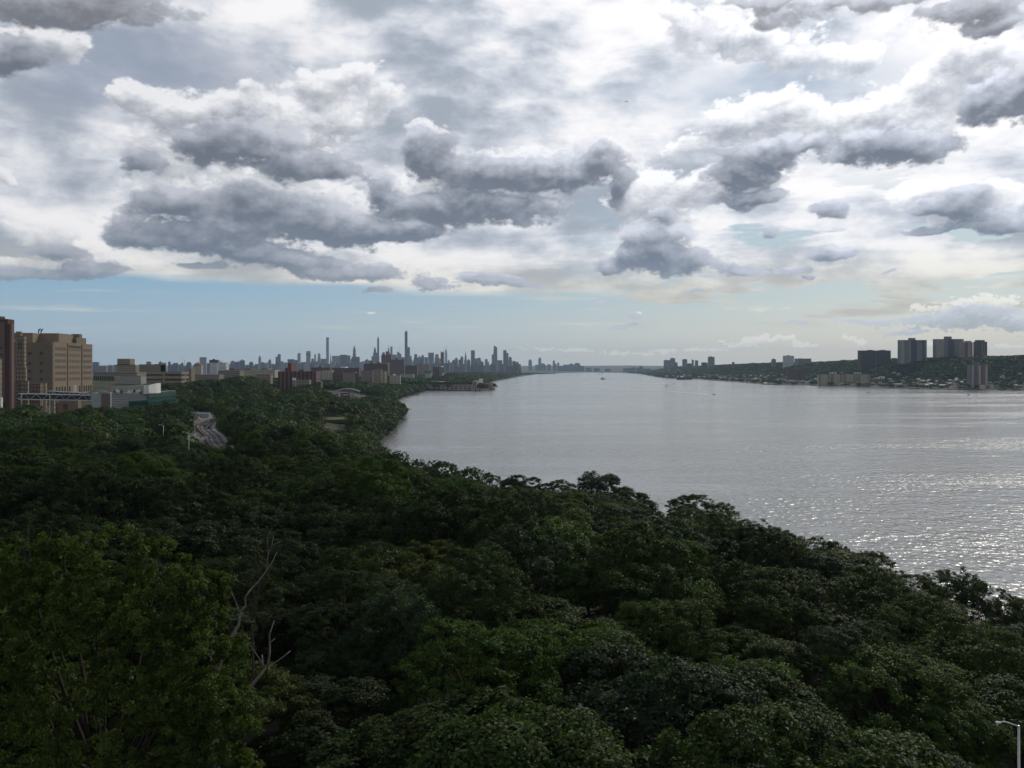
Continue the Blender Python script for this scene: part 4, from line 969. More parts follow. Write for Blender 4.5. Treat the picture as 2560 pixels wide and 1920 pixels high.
for (nm, u0, u1, v, d, mat, lab_, ex) in TOWN:
    cat = {'dome_building': 'building', 'church_tower': 'church', 'stair_tower': 'tower', 'billboard': 'board', 'sports_hall': 'hall', 'tower_block': 'tower'}.get(nm, 'building')
    if ex == 'board':
        p = P((u0 + u1) / 2, v, d); mb = MB(); w = (u1 - u0) / F * d; mb.box(-w / 2, w / 2, -.3, .3, -4, 0); mb.box(-w / 3, -w / 3 + .4, -.1, .1, -14, -4); mb.box(w / 3, w / 3 + .4, -.1, .1, -14, -4)
        o = mb.build(nm, mat, None, p); tag(o, lab_, cat); continue
    r, w, dp, h = bld(nm, u0, u1, v, d, mat, lab_, cat, depth=min(max(14, (u1 - u0) / F * d * .5), 45), base=min(gz0((u0 + u1 - 2 * U0) / 2 / F * d, d) - 6, 40))
    if isinstance(ex, list):
        for (pn, a, b_, hh, pm) in ex:
            mb = MB(); mb.box(-w / 2 + a * w, -w / 2 + b_ * w, -dp / 2 + (.12 if pn != 'end_wall' else -.4), dp / 2 - 2, h + .3 if pn not in ('end_wall', 'white_pier') else 1, h + hh + .6); mb.build(pn, pm, r)
    elif ex == 'dome':
        mb = MB()
        for a, b_, r0, r1 in ((0, 3, .48, .46), (3, 6, .42, .30), (6, 8, .30, .14), (8, 11, .06, .03)): mb.cyl(0, 0, h + a, h + b_, w * r0, w * r1, 14)
        mb.build('dome', M['tan'], r)
    elif ex == 'cone':
        mb = MB(); mb.cyl(0, 0, h, h + 6, w * .45, w * .08, 12); mb.build('pointed_dome', M['white'], r); mb = MB(); mb.box(w*.1, w * .4, -dp/2 - .5, -dp/2 - .01, h * .25, h * .55); mb.build('pale_bay', M['white'], r)
    elif ex == 'pinnacles':
        for k in range(4):
            mb = MB(); mb.cyl((-.4 + .8 * (k % 2)) * w, (-.4 + .8 * (k // 2)) * dp, h, h + 12, w * .12, w * .02, 6); mb.build('pinnacle', M['mauve'], r)
# ------------------------------------------------------------------ the far city: every tower its own thing
SK = {'blue': facade('slate glass tower', (0.10, 0.12, 0.15), (0.05, 0.07, 0.10), 6, 8, .6, .6), 'pale': facade('pale tower', (0.24, 0.26, 0.28), (0.10, 0.12, 0.15), 5, 7, .5, .5),
      'brn': facade('brown tower', (0.16, 0.125, 0.11), (0.05, 0.05, 0.06), 5, 6, .4, .5), 'dk': facade('dark tower', (0.05, 0.06, 0.075), (0.03, 0.04, 0.06), 6, 8, .6, .6)}
LM = {508: 'the lone wide blue block', 819: 'the tall square pencil tower', 886: 'the tower under a crane', 945: 'the thin pale-tipped tower', 1015: 'the highest tower', 1115: 'the round-shouldered tower with mast', 1237: 'the slant-topped tower', 1325: 'the lone tower across the bay'}
# u0, u1, v, distance, material, style, label (None = found by counting from a landmark)
CITY = [
 (232,248,905,7000,'blue','flat',None),(246,268,915,6500,'brn','flat',None),(268,284,914,7000,'blue','tank',None),(284,300,912,7500,'blue','flat',None),
 (366,378,904,7000,'blue','flat',None),(397,405,905,6500,'blue','tank',None),(405,416,907,6800,'blue','flat',None),(420,427,905,6600,'blue','tank',None),(427,434,911,6900,'blue','flat',None),(432,446,907.5,6300,'blue','flat',None),(446,453,911,6600,'blue','flat',None),(452,459,908,6900,'blue','tank',None),(459,467,914,7200,'blue','flat',None),
 (466,479,904.5,6200,'blue','peak','slate tower with a small dome-shaped top beside a thin crane'),
 (499,517,893,7600,'pale','flat','lone wide blue-grey block standing clear of its neighbours'),
 (517,524,908,7000,'brn','flat',None),(573,586,911,7600,'blue','flat',None),(585,599,906,7000,'blue','flat',None),(598,613,901,7400,'blue','tank','broad slate block with a small roof tank'),(613,622,913,7600,'blue','flat',None),(622,634,906,6900,'blue','tank',None),(634,646,915,7500,'blue','flat',None),
 (646,653,892,9000,'pale','crown','slim pale tower with a rounded crown, left part of the skyline'),(651,664,914,8500,'blue','flat',None),(663,672,907,8300,'pale','peak',None),(671,678,898,8800,'blue','peak',None),(684,700,911,8000,'blue','flat',None),
 (689,695,892,9600,'blue','flat',None),(694,702,885.5,9800,'blue','flat',None),(701,719,906,9000,'pale','flat',None),(719,736,898,9000,'dk','flat',None),(736,744,900,9300,'blue','flat',None),
 (743,752,883,10200,'pale','mast','pale tower with a thin mast above the red flats'),(752,766,905,9800,'blue','flat',None),(765,777,878.5,10300,'pale','band','pale tower with a dark band across its top'),(777,786,897,10000,'dk','step',None),(785.5,790,886,10600,'blue','flat',None),(790,795,903,10400,'blue','flat',None),
 (793,802,884,10400,'pale','step',None),(801,816,897,10300,'blue','flat',None),
 (815,822.6,843.5,10600,'pale','flat','very tall square pencil tower, left of the middle of the city'),
 (824.5,828.5,890,12200,'blue','spire','small pointed spire right behind the pencil tower'),(829,851,889.5,10800,'pale','flat',None),(849,868,887,11000,'dk','flat',None),(867,876.5,888.5,10900,'blue','flat',None),(876,882,898,11000,'blue','flat',None),
 (880.5,891,867,11600,'blue','taper','dark tapering tower with a crane on its top'),(878,900,892,10500,'dk','flat',None),(899,911,902,10900,'pale','slant',None),(911,920,897,10800,'blue','slant',None),(919,930,901,11000,'blue','flat',None),
 (928,949,882,10700,'blue','step','broad pale blue block carrying a taller turret'),(934,940.5,868,10750,'dk','peak',None),
 (942.6,948,848,10900,'brn','tip','thin brown tower with a pale open tip'),(961,975,893,11500,'pale','flat',None),
 (967,976,872,13600,'blue','spire','stepped tower with a long central spire'),(975.5,981.5,866.5,11400,'pale','flat',None),(981,992,886.5,11300,'blue','flat',None),
 (992,1004,879,12200,'blue','slantmast','glass tower with a sloping top and thin mast'),(1003,1012,893,11500,'dk','flat',None),
 (1011.5,1019,829.5,10900,'dk','notch','highest tower of the city, dark, with a small crane'),(1018.5,1025,868,11000,'blue','flat',None),(1024,1030,890,11200,'dk','step',None),(1030,1036,900,11200,'pale','peak',None),
 (1034,1045,886,10900,'dk','step',None),(1044,1053,890,10900,'blue','peak',None),(1052,1061,887,10800,'blue','peak',None),(1061,1070,893,10700,'blue','flat',None),(1070,1085,881.6,11500,'blue','flat','wide flat-roofed block left of the church tower'),(1086,1098,886,11200,'blue','step',None),(1097,1103,896,11000,'pale','flat',None),
 (1110.8,1119,874.5,17500,'pale','tapermast','pale round-shouldered tower with a tall mast'),(1119,1125,899,10800,'pale','peak',None),(1125,1131,906,10500,'blue','flat',None),
 (1130,1137,899,10600,'dk','peak',None),(1136,1145,894,10600,'blue','peak',None),(1146,1151,899,10500,'dk','flat',None),(1150.5,1157,890.5,10700,'dk','peak',None),(1155.5,1158.5,893,14000,'blue','mast',None),
 (1160,1168,886,10500,'pale','spire',None),(1168,1176,898,10400,'dk','peak',None),(1177,1187,876,11200,'dk','flat','dark flat-topped tower, tallest left of the slanted one'),(1186,1193,896,10600,'blue','flat',None),(1192,1204,895,10800,'blue','step',None),(1203,1207,905,10500,'pale','flat',None),
 (1212,1219,898,11500,'blue','flat',None),(1218,1223,907,11300,'dk','step',None),(1229.5,1244,864,11900,'blue','slope','slant-topped glass tower with a stepped left flank'),(1243,1256,900.5,11500,'blue','flat',None),
 (1258,1266,875.5,11600,'dk','flat','taller of the dark twin stepped towers right of the slanted one'),(1265,1271,882,11400,'blue','flat',None),(1270,1280,893,11000,'blue','step',None),(1281,1289,902.5,10500,'dk','flat',None),(1288,1297,905,10400,'blue','step',None),(1296,1302,910,10200,'blue','flat',None),
 (1321,1329.5,900,15800,'blue','crown','lone dark tower standing apart over the water line'),(1338,1348,912,15500,'blue','flat',None),(1346,1353,895,15600,'blue','crown','slim crowned tower rising from a low cluster'),(1349,1365,909,15500,'blue','step',None),(1368,1377,911,15300,'blue','flat',None),(1382,1387,901.5,15200,'blue','flat',None),(1386,1391,909,15200,'blue','flat',None),(1393,1398,907,15100,'blue','crown',None),(1398,1408,916,15000,'blue','flat',None),
 (1408,1423,911.5,14800,'blue','flat',None),(1424,1433,909,14800,'blue','flat',None),(1434,1451,908,14600,'blue','step',None),(1450,1460,915,14500,'blue','flat',None),(1465,1478,919,14000,'blue','flat',None),(1485,1499,920.5,13800,'blue','flat',None),(1512,1526,922,13500,'blue','flat',None),(1558,1580,920.5,12500,'blue','flat',None),(1578,1589,918.5,12500,'blue','flat',None),(1591,1599,919.5,11500,'blue','flat',None),(1597,1607,915.5,11500,'blue','step',None),(1606,1626,921.5,11200,'blue','flat',None),
]
rs = random.Random(21)
for k in range(34):                                  # lower fabric of the city under the towers
    u = 1125 + k * 5.2; w = rs.uniform(5, 10); CITY.append((u, u + w, rs.uniform(903, 915) + max(0, (u - 1240) / 11), rs.uniform(7600, 8800), rs.choice(['brn', 'pale', 'blue', 'brn']), rs.choice(['flat', 'flat', 'tank', 'step']), None))
for k in range(44):
    u = 575 + k * 12.4; w = rs.uniform(9, 17); CITY.append((u, u + w, rs.uniform(903, 913), rs.uniform(8800, 9900), rs.choice(['blue', 'blue', 'pale', 'dk']), rs.choice(['flat', 'step', 'tank']), None))
CITY.sort(key=lambda c: (c[0] + c[1]) / 2)
lms = sorted(LM); per = {}
SNAME = {'flat': 'flat-topped', 'tank': 'tank-topped', 'step': 'stepped', 'peak': 'pointed', 'crown': 'crowned', 'slant': 'slant-roofed', 'spire': 'spired', 'mast': 'mast-topped'}
MNAME = {'blue': 'slate blue', 'pale': 'pale blue', 'brn': 'brownish', 'dk': 'dark blue'}
cnt = {}
for i, c in enumerate(CITY):
    if c[6] is None:
        um = (c[0] + c[1]) / 2; n = min(lms, key=lambda l: abs(l - um)); cnt.setdefault((n, um > n, c[4], c[5], c[3] < 10000), []).append(i)
labels = {}
for (n, right, m, st, nearer), L in cnt.items():
    L.sort(key=lambda i: abs((CITY[i][0] + CITY[i][1]) / 2 - n))
    for k, i in enumerate(L):
        o = ORD[k] + ' ' if len(L) > 1 else ''
        labels[i] = '%s%s %s %s %s of %s' % (o, MNAME[m], SNAME[st], 'low block' if nearer else 'tower', 'right' if right else 'left', LM[n])
for i, (u0, u1, v, d, m, st, lab_) in enumerate(CITY):
    x0, x1 = (u0 - U0) / F * d, (u1 - U0) / F * d; w = x1 - x0; zt = CAMZ + (V0 - v) / F * d; xm = (x0 + x1) / 2
    gb = min(gz0(xm, d), 40) - 3; h = max(zt - gb, 12); root = empty('skyscraper' if h > 120 else 'city_block', (xm, d, gb)); tag(root, lab_ or labels[i], 'skyscraper' if h > 120 else 'building', 'buildings of the far city skyline')
    mat = SK[m]; dp = min(w * .9, 60); a = rs.uniform(.12, .3); ca, sa = math.cos(a), math.sin(a)
    fw = w / (ca + sa * dp / w); rot = lambda pts: [(x * ca - y * sa, x * sa + y * ca) for x, y in pts]
    rect = lambda k=1.0, ox=0.0: rot([((-.5 * k + ox) * fw, -.5 * k * dp), ((.5 * k + ox) * fw, -.5 * k * dp), ((.5 * k + ox) * fw, .5 * k * dp), ((-.5 * k + ox) * fw, .5 * k * dp)])
    mb = MB(); T_ = MB(); tn = None; tm = mat
    if st in ('flat', 'tank', 'mast', 'band', 'tip', 'notch'): mb.prism(rect(), 0, h)
    elif st == 'step': mb.prism(rect(), 0, h * .82); mb.prism(rect(.72, rs.uniform(-.1, .1)), h * .82, h)
    elif st == 'peak': mb.prism(rect(), 0, h * .88); mb.prism(rect(.7), h * .88, h * .95)
    elif st == 'crown': mb.prism(rect(), 0, h * .93); mb.prism(rect(.75), h * .93, h)
    elif st in ('slant',): mb.prism(rect(), 0, [h * .88, h, h, h * .88])
    elif st == 'slantmast': mb.prism(rect(), 0, [h, h * .86, h * .86, h])
    elif st == 'spire': mb.prism(rect(), 0, h * .72); mb.prism(rect(.7), h * .72, h * .88); mb.prism(rect(.45), h * .88, h)
    elif st == 'taper': mb.prism(rect(), 0, h * .45); mb.prism(rect(.86), h * .45, h * .72); mb.prism(rect(.7), h * .72, h * .9); mb.prism(rect(.45), h * .9, h)
    elif st == 'tapermast': mb.prism(rect(), 0, h * .8, top=rect(.85)); mb.prism(rect(.85), h * .8, h, top=rect(.5))
    elif st == 'slope': mb.prism(rot([(-.45 * fw, -.5 * dp), (.5 * fw, -.5 * dp), (.5 * fw, .5 * dp), (-.45 * fw, .5 * dp)]), 0, [h, h * .93, h * .93, h], top=rot([(-.12 * fw, -.4 * dp), (.42 * fw, -.4 * dp), (.42 * fw, .4 * dp), (-.12 * fw, .4 * dp)])); mb.prism(rot([(-.55 * fw, -.4 * dp), (-.3 * fw, -.4 * dp), (-.3 * fw, .4 * dp), (-.55 * fw, .4 * dp)]), 0, h * .66)
    mb.build('shaft', mat, root)
    if st == 'tank': T_.cyl(0, 0, h, h + 8, w * .18, w * .10, 8); tn = 'water_tank'; tm = M['dark']
    elif st == 'peak': T_.prism(rect(.7), h * .95, h * 1.0, top=rect(.1)); T_.cyl(0, 0, h, h * 1.03, w * .05, .3, 6); tn = 'pointed_roof'
    elif st == 'crown': T_.prism(rect(.6), h, h + 10, top=rect(.35)); tn = 'crown_top'
    elif st == 'mast': T_.cyl(w * .15, 0, h, h + 42, 1.6, .8, 6); tn = 'mast'; tm = M['grey']
    elif st == 'spire': T_.cyl(0, 0, h, h * 1.20, 4.5, .8, 8); tn = 'spire'
    elif st == 'slantmast': T_.cyl(0, 0, h * .9, h * 1.22, 2.2, .8, 6); tn = 'mast'; tm = M['grey']
    elif st == 'tapermast': T_.cyl(0, 0, h, h * 1.27, 4, 1.2, 6); tn = 'mast'; tm = M['grey']
    elif st == 'band': T_.prism(rect(1.01), h * .80, h * .90); T_.prism(rect(.8), h, h + 4); tn = 'dark_band'; tm = SK['dk']
    elif st == 'tip': T_.prism(rect(.8), h, h + 22); T_.prism(rect(.3), h + 22, h + 34); tn = 'open_tip'; tm = SK['pale']
    elif st == 'notch': T_.prism(rect(.6, .1), h, h + 8); T_.cyl(0, 0, h, h + 30, 1.5, .8, 5); T_.bar((0, 0, h + 26), (14, 0, h + 34), 1.0); tn = 'roof_crane'; tm = M['dark']
    elif st == 'taper': T_.cyl(0, 0, h, h + 20, 1.6, 1, 5); T_.bar((-8, 0, h + 16), (20, 0, h + 46), 1.0); tn = 'roof_crane'; tm = M['grey']
    elif st == 'step': T_.cyl(0, 0, h, h + 6, w * .15, w * .12, 6); tn = 'plant_room'; tm = M['dark']
    if tn: T_.build(tn, tm, root)
# thin crane by the dome-topped tower
p = P(461, 900, 6000); mb = MB(); mb.tube([(0, 0, -60), (0, 0, 0)], [1.6, 1.4], 4); mb.bar((3, 0, -4), (-14, 0, 22), 1.1); tag(mb.build('tower_crane', M['grey'], None, p), 'thin pale construction crane leaning beside the dome-topped tower', 'crane')
for (u, v, d) in ((261.5, 914, 3000), (273, 914, 3000), (282.5, 914, 3000)):
    pass
# ------------------------------------------------------------------ riverside plant
PL = empty('treatment_plant', P(1080, 977, 2395)[:2] + (0,)); tag(PL, 'long stone-walled riverside plant with two rows of arched openings', 'plant')
ox, oy = PL.location.x, PL.location.y
def px(u, d=2395): return (u - U0) / F * d - ox
stone = material('weathered stone', (0.24, 0.21, 0.19), scale=.08, var=.3)
for nm, ua, ub, z1 in (('river_wall', 1082, 1181, 16.5), ('corner_tower', 1181, 1191.5, 26.5), ('left_tower', 1074, 1082, 18.5), ('left_pavilion', 1054, 1074, 17.5)):
    mb = MB(); mb.box(px(ua) + .02, px(ub) - .02, 0 if nm != 'left_pavilion' else 4, 130, -3, z1); mb.box(px(ua) - .3, px(ub) + .3, -.5 if nm != 'left_pavilion' else 3.5, 130, z1, z1 + .9); mb.build(nm, stone, PL)
for r_ in range(2):
    for k in range(9):
        c_ = px(1086.5 + k * 10.9); z_ = 4.6 + r_ * 6.4; mb = MB(); w = 3.1
        pts = [(-w, 0), (w, 0), (w, 1.7), (w * .7, 3.0), (0, 3.6), (-w * .7, 3.0), (-w, 1.7)]
        mb.add([(c_ + a, -.25, z_ + b_) for a, b_ in pts] + [(c_ + a, .4, z_ + b_) for a, b_ in pts], [tuple(range(7)), tuple(range(13, 6, -1))] + [(i, i + 7, (i + 1) % 7 + 7, (i + 1) % 7) for i in range(7)]); mb.build('arched_opening', M['dark'], PL)
for k, (u, z_) in enumerate([(1184, 6), (1188.3, 6), (1184, 13), (1188.3, 13), (1184, 20), (1188.3, 20), (1060, 5), (1067, 5)]):
    mb = MB(); mb.box(px(u) - 1.1, px(u) + 1.1, -.3 if k < 6 else 3.6, .3 if k < 6 else 4.4, z_, z_ + 4); mb.build('tower_window', M['dark'], PL)
mb = MB(); mb.box(px(1058), px(1181), -3, -.03, -3, 1.6); mb.build('quay', M['dark'], PL)
mb = MB(); mb.box(px(1081), px(1114), 30, 34, 24, 27); mb.box(px(1081), px(1082), 30, 34, 17, 24); mb.box(px(1113), px(1114), 30, 34, 17, 24); mb.build('white_canopy', M['white'], PL)
mb = MB(); mb.cyl(px(1063.5), 30, 17.5, 19, 7.5, 7, 14); mb.cyl(px(1063.5), 30, 19, 21.5, 7, 2.2, 14); mb.cyl(px(1063.5), 30, 21.5, 25, 1.2, .3, 8); mb.build('white_tent_roof', M['white'], PL)
mb = MB(); mb.box(px(1196), px(1205), 40, 46, 26, 34); mb.box(px(1190), px(1207), 40, 46, 22, 26); mb.build('roof_house', M['white'], PL)
rn2 = np.random.RandomState(4)
forest('roof_garden', [(ox + px(rn2.uniform(1084, 1182)), oy + rn2.uniform(14, 110), 15, rn2.uniform(5, 7.5), rn2.uniform(7, 12)) for k in range(150)] + [(ox + px(rn2.uniform(1191, 1216)), oy + rn2.uniform(20, 120), 2, rn2.uniform(5, 7), rn2.uniform(12, 17)) for k in range(40)], 'green trees on the roof of the riverside plant', 60, rn2)
mb = MB(); mb.box(px(1191.6), px(1222), 5, 120, -3, 3); mb.build('quay_extension', stone, PL)
pink = material('pinkish stone', (0.30, 0.22, 0.20), scale=.1)
r = empty('pier_house', (ox + px(1221), oy + 60, 0)); tag(r, 'pinkish stone house with square tower at the end of the plant', 'building')
mb = MB(); mb.box(-8, 6, -8, 8, -3, 20); mb.build('wall', pink, r); mb = MB(); mb.box(6.02, 10, -6, 6, -3, 24); mb.cyl(8, 0, 24, 28, .5, .2, 6); mb.build('square_tower', pink, r)
for k in range(3):
    mb = MB(); mb.box(-5 + k * 3.6, -3.6 + k * 3.6, -8.2, -7.6, 12, 15); mb.build('window', M['dark'], r)
r = empty('pier_rotunda', (ox + px(1230), oy + 55, 0)); tag(r, 'low round pinkish pavilion at the tip of the shore', 'building')
mb = MB(); mb.cyl(0, 0, -2, 7, 7, 7, 16); mb.build('wall', pink, r); mb = MB(); mb.cyl(0, 0, 7, 10, 7.6, 1, 16); mb.build('roof', M['mauve'], r)
for (u, v, w_, lab_) in ((1236, 957.5, 12, 'small dark pier running out past the rotunda'), ):
    p = P(u, v, 2900); mb = MB(); mb.box(-w_, w_, -4, 4, -2, 4); mb.box(-w_ * .6, w_ * .4, -3, 3, 4, 6); tag(mb.build('pier', pink, None, (p[0], p[1], 0)), lab_, 'pier')
for k, u in enumerate((1189.5, 1199.5)):
    mb = MB(); mb.cyl(0, 0, -2, 4.5, 2.4, 2.4, 8); mb.cyl(0, 0, 4.5, 5.5, 3, 2.6, 8); tag(mb.build('mooring_post', M['dark'], None, ((u - U0) / F * 2330, 2330, 0)), ('left' if k == 0 else 'right') + ' one of two dark mooring posts off the plant corner', 'mooring post', 'mooring posts')
for (u0, u1, d, h_, lab_) in ((1306, 1336, 8400, 9, 'long low grey pier nearer to the city'), (1330, 1376, 9200, 10, 'longest low pier below the lone tower'), (1376, 1388, 9400, 14, 'short pier with shed out in the river')):
    x0, x1 = (u0 - U0) / F * d, (u1 - U0) / F * d; r = empty('river_pier', ((x0 + x1) / 2, d, 0)); tag(r, lab_, 'pier'); w = x1 - x0
    mb = MB(); mb.box(-w / 2, w / 2, -20, 20, -2, 3); mb.build('deck', M['dark'], r); mb = MB(); mb.box(-w / 2 + 4, w / 2 - 8, -14, 14, 3, h_); mb.build('shed', M['grey'], r)

# arched road sign bridge and cars by the near river road
ar = empty('arch_bridge', P(867, 996, 1250)); tag(ar, 'pale steel arch over the river road with white lattice ends', 'bridge'); ao = ar.location
pts = []
for i in range(13):
    u = 837 + 61 * i / 12; v = 972 + 6.5 * ((u - 867.5) / 30.5) ** 2; pts.append(Vector(P(u, v, 1250)) - ao)
for sgn in (0, 10):
    mb = MB(); mb.tube([p + Vector((0, sgn, 0)) for p in pts], .75, 5); mb.build('arch_rib', M['galv'], ar)
mb = MB()
for i in range(0, 13):
    p = pts[i]; mb.bar(p, Vector((p.x, 0, 0)), .22)
mb.box(pts[0].x - 3, pts[-1].x + 6, -1, 11, -1.6, 0); mb.build('deck_and_hangers', M['galv'], ar)
rw = random.Random(9)
for k in range(16):
    u = rw.choice([rw.uniform(832, 848), rw.uniform(876, 900)]); v = rw.uniform(985, 995); p = Vector(P(u, v, 1215)) - ao; mb = MB(); mb.box(p.x - 2, p.x + 2, p.y, p.y + 3, p.z - 1.4, p.z + 1.0); mb.bar(p, p + Vector((rw.uniform(-5, 5), 0, rw.uniform(-8, 5))), .5); mb.build('lattice_panel', M['concrete'], ar)
sp = Vector(P(863, 988, 1205)); r = empty('screen', sp); tag(r, 'purple lit display screen under the steel arch', 'screen')
em = bpy.data.materials.new('lit purple screen'); em.use_nodes = True; T = NT(em.node_tree); b = em.node_tree.nodes['Principled BSDF']
oc = T.n('ShaderNodeSeparateXYZ', {0: T.n('ShaderNodeTexCoord').outputs['Object']}).outputs[0]
colr = T.mix(T.ss(oc, -4.7, -2.2), (0.22, 0.015, 0.04), (0.06, 0.012, 0.09)); T.put(b.inputs['Base Color'], colr); T.put(b.inputs['Emission Color'], colr); b.inputs['Emission Strength'].default_value = .03
mb = MB(); mb.box(-6.5, 6.5, -.4, .4, -2.9, 2.9); mb.build('panel', em, r)
for k, (x, w) in enumerate([(-2.9, .9), (-1.1, 1.7), (1.4, 2.3), (4.0, 1.6)]):
    mb = MB(); mb.box(x - w / 2, x + w / 2, -.55, -.42, -.1, 1.0); mb.build('lettering', M['white'], r)

# ------------------------------------------------------------------ road, cars and lamps
path = [Vector((x, y, z + .05)) for (x, y), z in zip(ROAD, ROAD_Z)]
def ribbon(name, off0, off1, mat, dz, i0=0, i1=None):
    mb = MB(); pp = path[i0:i1]; vs = []; fs = []
    for i, p in enumerate(pp):
        d = (pp[min(i + 1, len(pp) - 1)] - pp[max(i - 1, 0)]); d.z = 0; d.normalize(); n = Vector((d.y, -d.x, 0))
        vs += [p + n * off0 + Vector((0, 0, dz)), p + n * off1 + Vector((0, 0, dz))]
    for i in range(len(pp) - 1): fs.append((2 * i, 2 * i + 1, 2 * i + 3, 2 * i + 2))
    mb.add(vs, fs); return mb.build(name, mat)
def smooth_path():
    global path
    for _ in range(2):
        q_ = [path[0]]
        for a, b_ in zip(path[:-1], path[1:]): q_ += [a.lerp(b_, .25), a.lerp(b_, .75)]
        path = q_ + [path[-1]]
smooth_path()
tag(ribbon('road', -12, 10, M['asphalt'], .12), kind='structure')
tag(ribbon('shoulder', -16, -12.02, M['concrete'], .10), kind='structure'); tag(ribbon('shoulder', 10.02, 12.5, M['concrete'], .10), kind='structure')
for off in (-8.6, -4.9, 3.6, 7.0): tag(ribbon('lane_line', off - .12, off + .12, M['paint'], .125), kind='structure')
mb = MB(); pp = path
rust = material('rusty barrier', (0.22, 0.12, 0.07))
for i in range(len(pp) - 1):
    d = (pp[i + 1] - pp[i]); n = Vector((d.y, -d.x, 0)).normalized() * .45
    a, b_ = pp[i], pp[i + 1]; up = Vector((0, 0, 1.2))
    mb.add([a - n, a + n, b_ + n, b_ - n, a - n * .5 + up, a + n * .5 + up, b_ + n * .5 + up, b_ - n * .5 + up], [(0,1,5,4),(1,2,6,5),(2,3,7,6),(3,0,4,7),(4,5,6,7)])
tag(mb.build('median_barrier', rust), 'rusty brown barrier curving along the middle of the highway', 'barrier')
def car_proto(kind):
    L, Wd, Hh = {'car': (4.6, 1.85, 1.45), 'suv': (4.9, 1.95, 1.8), 'truck': (9.5, 2.5, 3.4)}[kind]
    mb = MB()
    if kind == 'truck': mb.box(-L/2, L/2 - 2.4, -Wd/2, Wd/2, .8, Hh); mb.prism([(L/2 - 2.3, -Wd/2 + .1), (L/2, -Wd/2 + .1), (L/2, Wd/2 - .1), (L/2 - 2.3, Wd/2 - .1)], .5, [2.6, 1.7, 1.7, 2.6])
    else:
        mb.prism([(-L/2, -Wd/2), (L/2, -Wd/2), (L/2, Wd/2), (-L/2, Wd/2)], .35, [Hh*.62, Hh*.52, Hh*.52, Hh*.62], top=[(-L/2+.1, -Wd/2+.05), (L/2-.15, -Wd/2+.12), (L/2-.15, Wd/2-.12), (-L/2+.1, Wd/2-.05)])
    cb = MB()
    if kind == 'truck': cb.box(L/2 - 1.3, L/2 - .25, -Wd/2 + .2, Wd/2 - .2, 1.72, 2.5)
    else: cb.prism([(-L*.36, -Wd/2+.1), (L*.22, -Wd/2+.1), (L*.22, Wd/2-.1), (-L*.36, Wd/2-.1)], Hh*.55, Hh*.96, top=[(-L*.26, -Wd/2+.25), (L*.06, -Wd/2+.25), (L*.06, Wd/2-.25), (-L*.26, Wd/2-.25)])
    rb = MB()
    if kind != 'truck': rb.prism([(-L*.26, -Wd/2+.24), (L*.06, -Wd/2+.24), (L*.06, Wd/2-.24), (-L*.26, Wd/2-.24)], Hh*.96, Hh)
    wh = []
    for sx in (-.32, .32):
        for sy in (-1, 1):
            w_ = MB(); w_.prism([(0, 0)] * 0 or [(sx*L + .34*math.cos(t*math.pi/4), sy*(Wd/2 - .14) ) for t in range(1)] * 3, 0, 0) if False else None
            w_ = MB(); ring = [(sx*L + .34*math.cos(t*math.pi/5), .34 + .34*math.sin(t*math.pi/5)) for t in range(10)]
            w_.add([(a, sy*(Wd/2-.24)-.12, z) for a, z in ring] + [(a, sy*(Wd/2-.24)+.26*(1 if sy>0 else .5), z) for a, z in ring], [tuple(range(10)), tuple(range(19, 9, -1))] + [(i, (i+1)%10, (i+1)%10+10, i+10) for i in range(10)]); wh.append(w_)
    return mb, cb, rb, wh
PAINT = {n: material(n + ' car paint', c, .3, spec=.5, var=.03) for n, c in {'white': (.75,.76,.77), 'silver': (.45,.46,.48), 'black': (.02,.02,.022), 'dark blue': (.02,.03,.07), 'grey': (.15,.155,.16), 'blue': (.10,.2,.42), 'red': (.3,.03,.03)}.items()}
TM = {}
for kd in ('car', 'suv', 'truck'):
    for cl, mt in PAINT.items():
        pass
def put_car(kind, colr, x, y, z, rz, label, group, name='car', cat='car'):
    key = kind
    if key not in TM:
        mb, cb, rb, wh = car_proto(kind); obs = []
        for nm, m_b in [('body', mb), ('cabin_glass', cb)] + ([('car_roof', rb)] if rb.v else []) + [('wheel', w_) for w_ in wh]:
            me = bpy.data.meshes.new(nm); me.from_pydata(m_b.v, [], m_b.f); me.update(); obs.append((nm, me))
        TM[key] = obs
    root = empty(name, (x, y, z), rz); tag(root, label, cat, group)
    for nm, me in TM[key]:
        mm = PAINT[colr] if nm in ('body', 'car_roof') else M['glass'] if nm == 'cabin_glass' else M['dark']
        mk = (key, nm, mm.name, id(me))
        if mk not in TM: m2 = me.copy(); m2.materials.append(mm); TM[mk] = m2
        o = bpy.data.objects.new(nm, TM[mk]); C.objects.link(o); o.parent = root
def on_road(u, v, z=20.3):
    d = F * (CAMZ - z) / (v - V0); return (u - U0) / F * d, d, z
x, y, z = on_road(512, 1066); put_car('car', 'black', x, y, z, rad(105), 'black car alone on the curve, left of another dark car', 'cars on the highway')
x, y, z = on_road(522, 1071); put_car('suv', 'black', x, y, z, rad(105), 'dark car on the right lane, nearest to the camera', 'cars on the highway')
x, y, z = on_road(531, 1056); put_car('truck', 'grey', x, y, z, rad(98), 'dark box truck heading away where the highway narrows', 'cars on the highway', 'truck', 'truck')
cl = ['white','silver','white','grey','white','silver','white','dark blue','white','silver','black','white','silver','white','grey']
n = 0
for k in range(11):
    u = 463 + k * 7.6; v = 1051 - k * 1.55; x, y, z = on_road(u, v, 20.5); put_car('suv' if k % 3 == 0 else 'car', cl[k % 15], x, y, z, rad(150), '%s parked %s, %s from left in the slanted row' % (cl[k % 15], 'suv' if k % 3 == 0 else 'car', ORD[k]), 'cars parked in the slanted row by the highway')
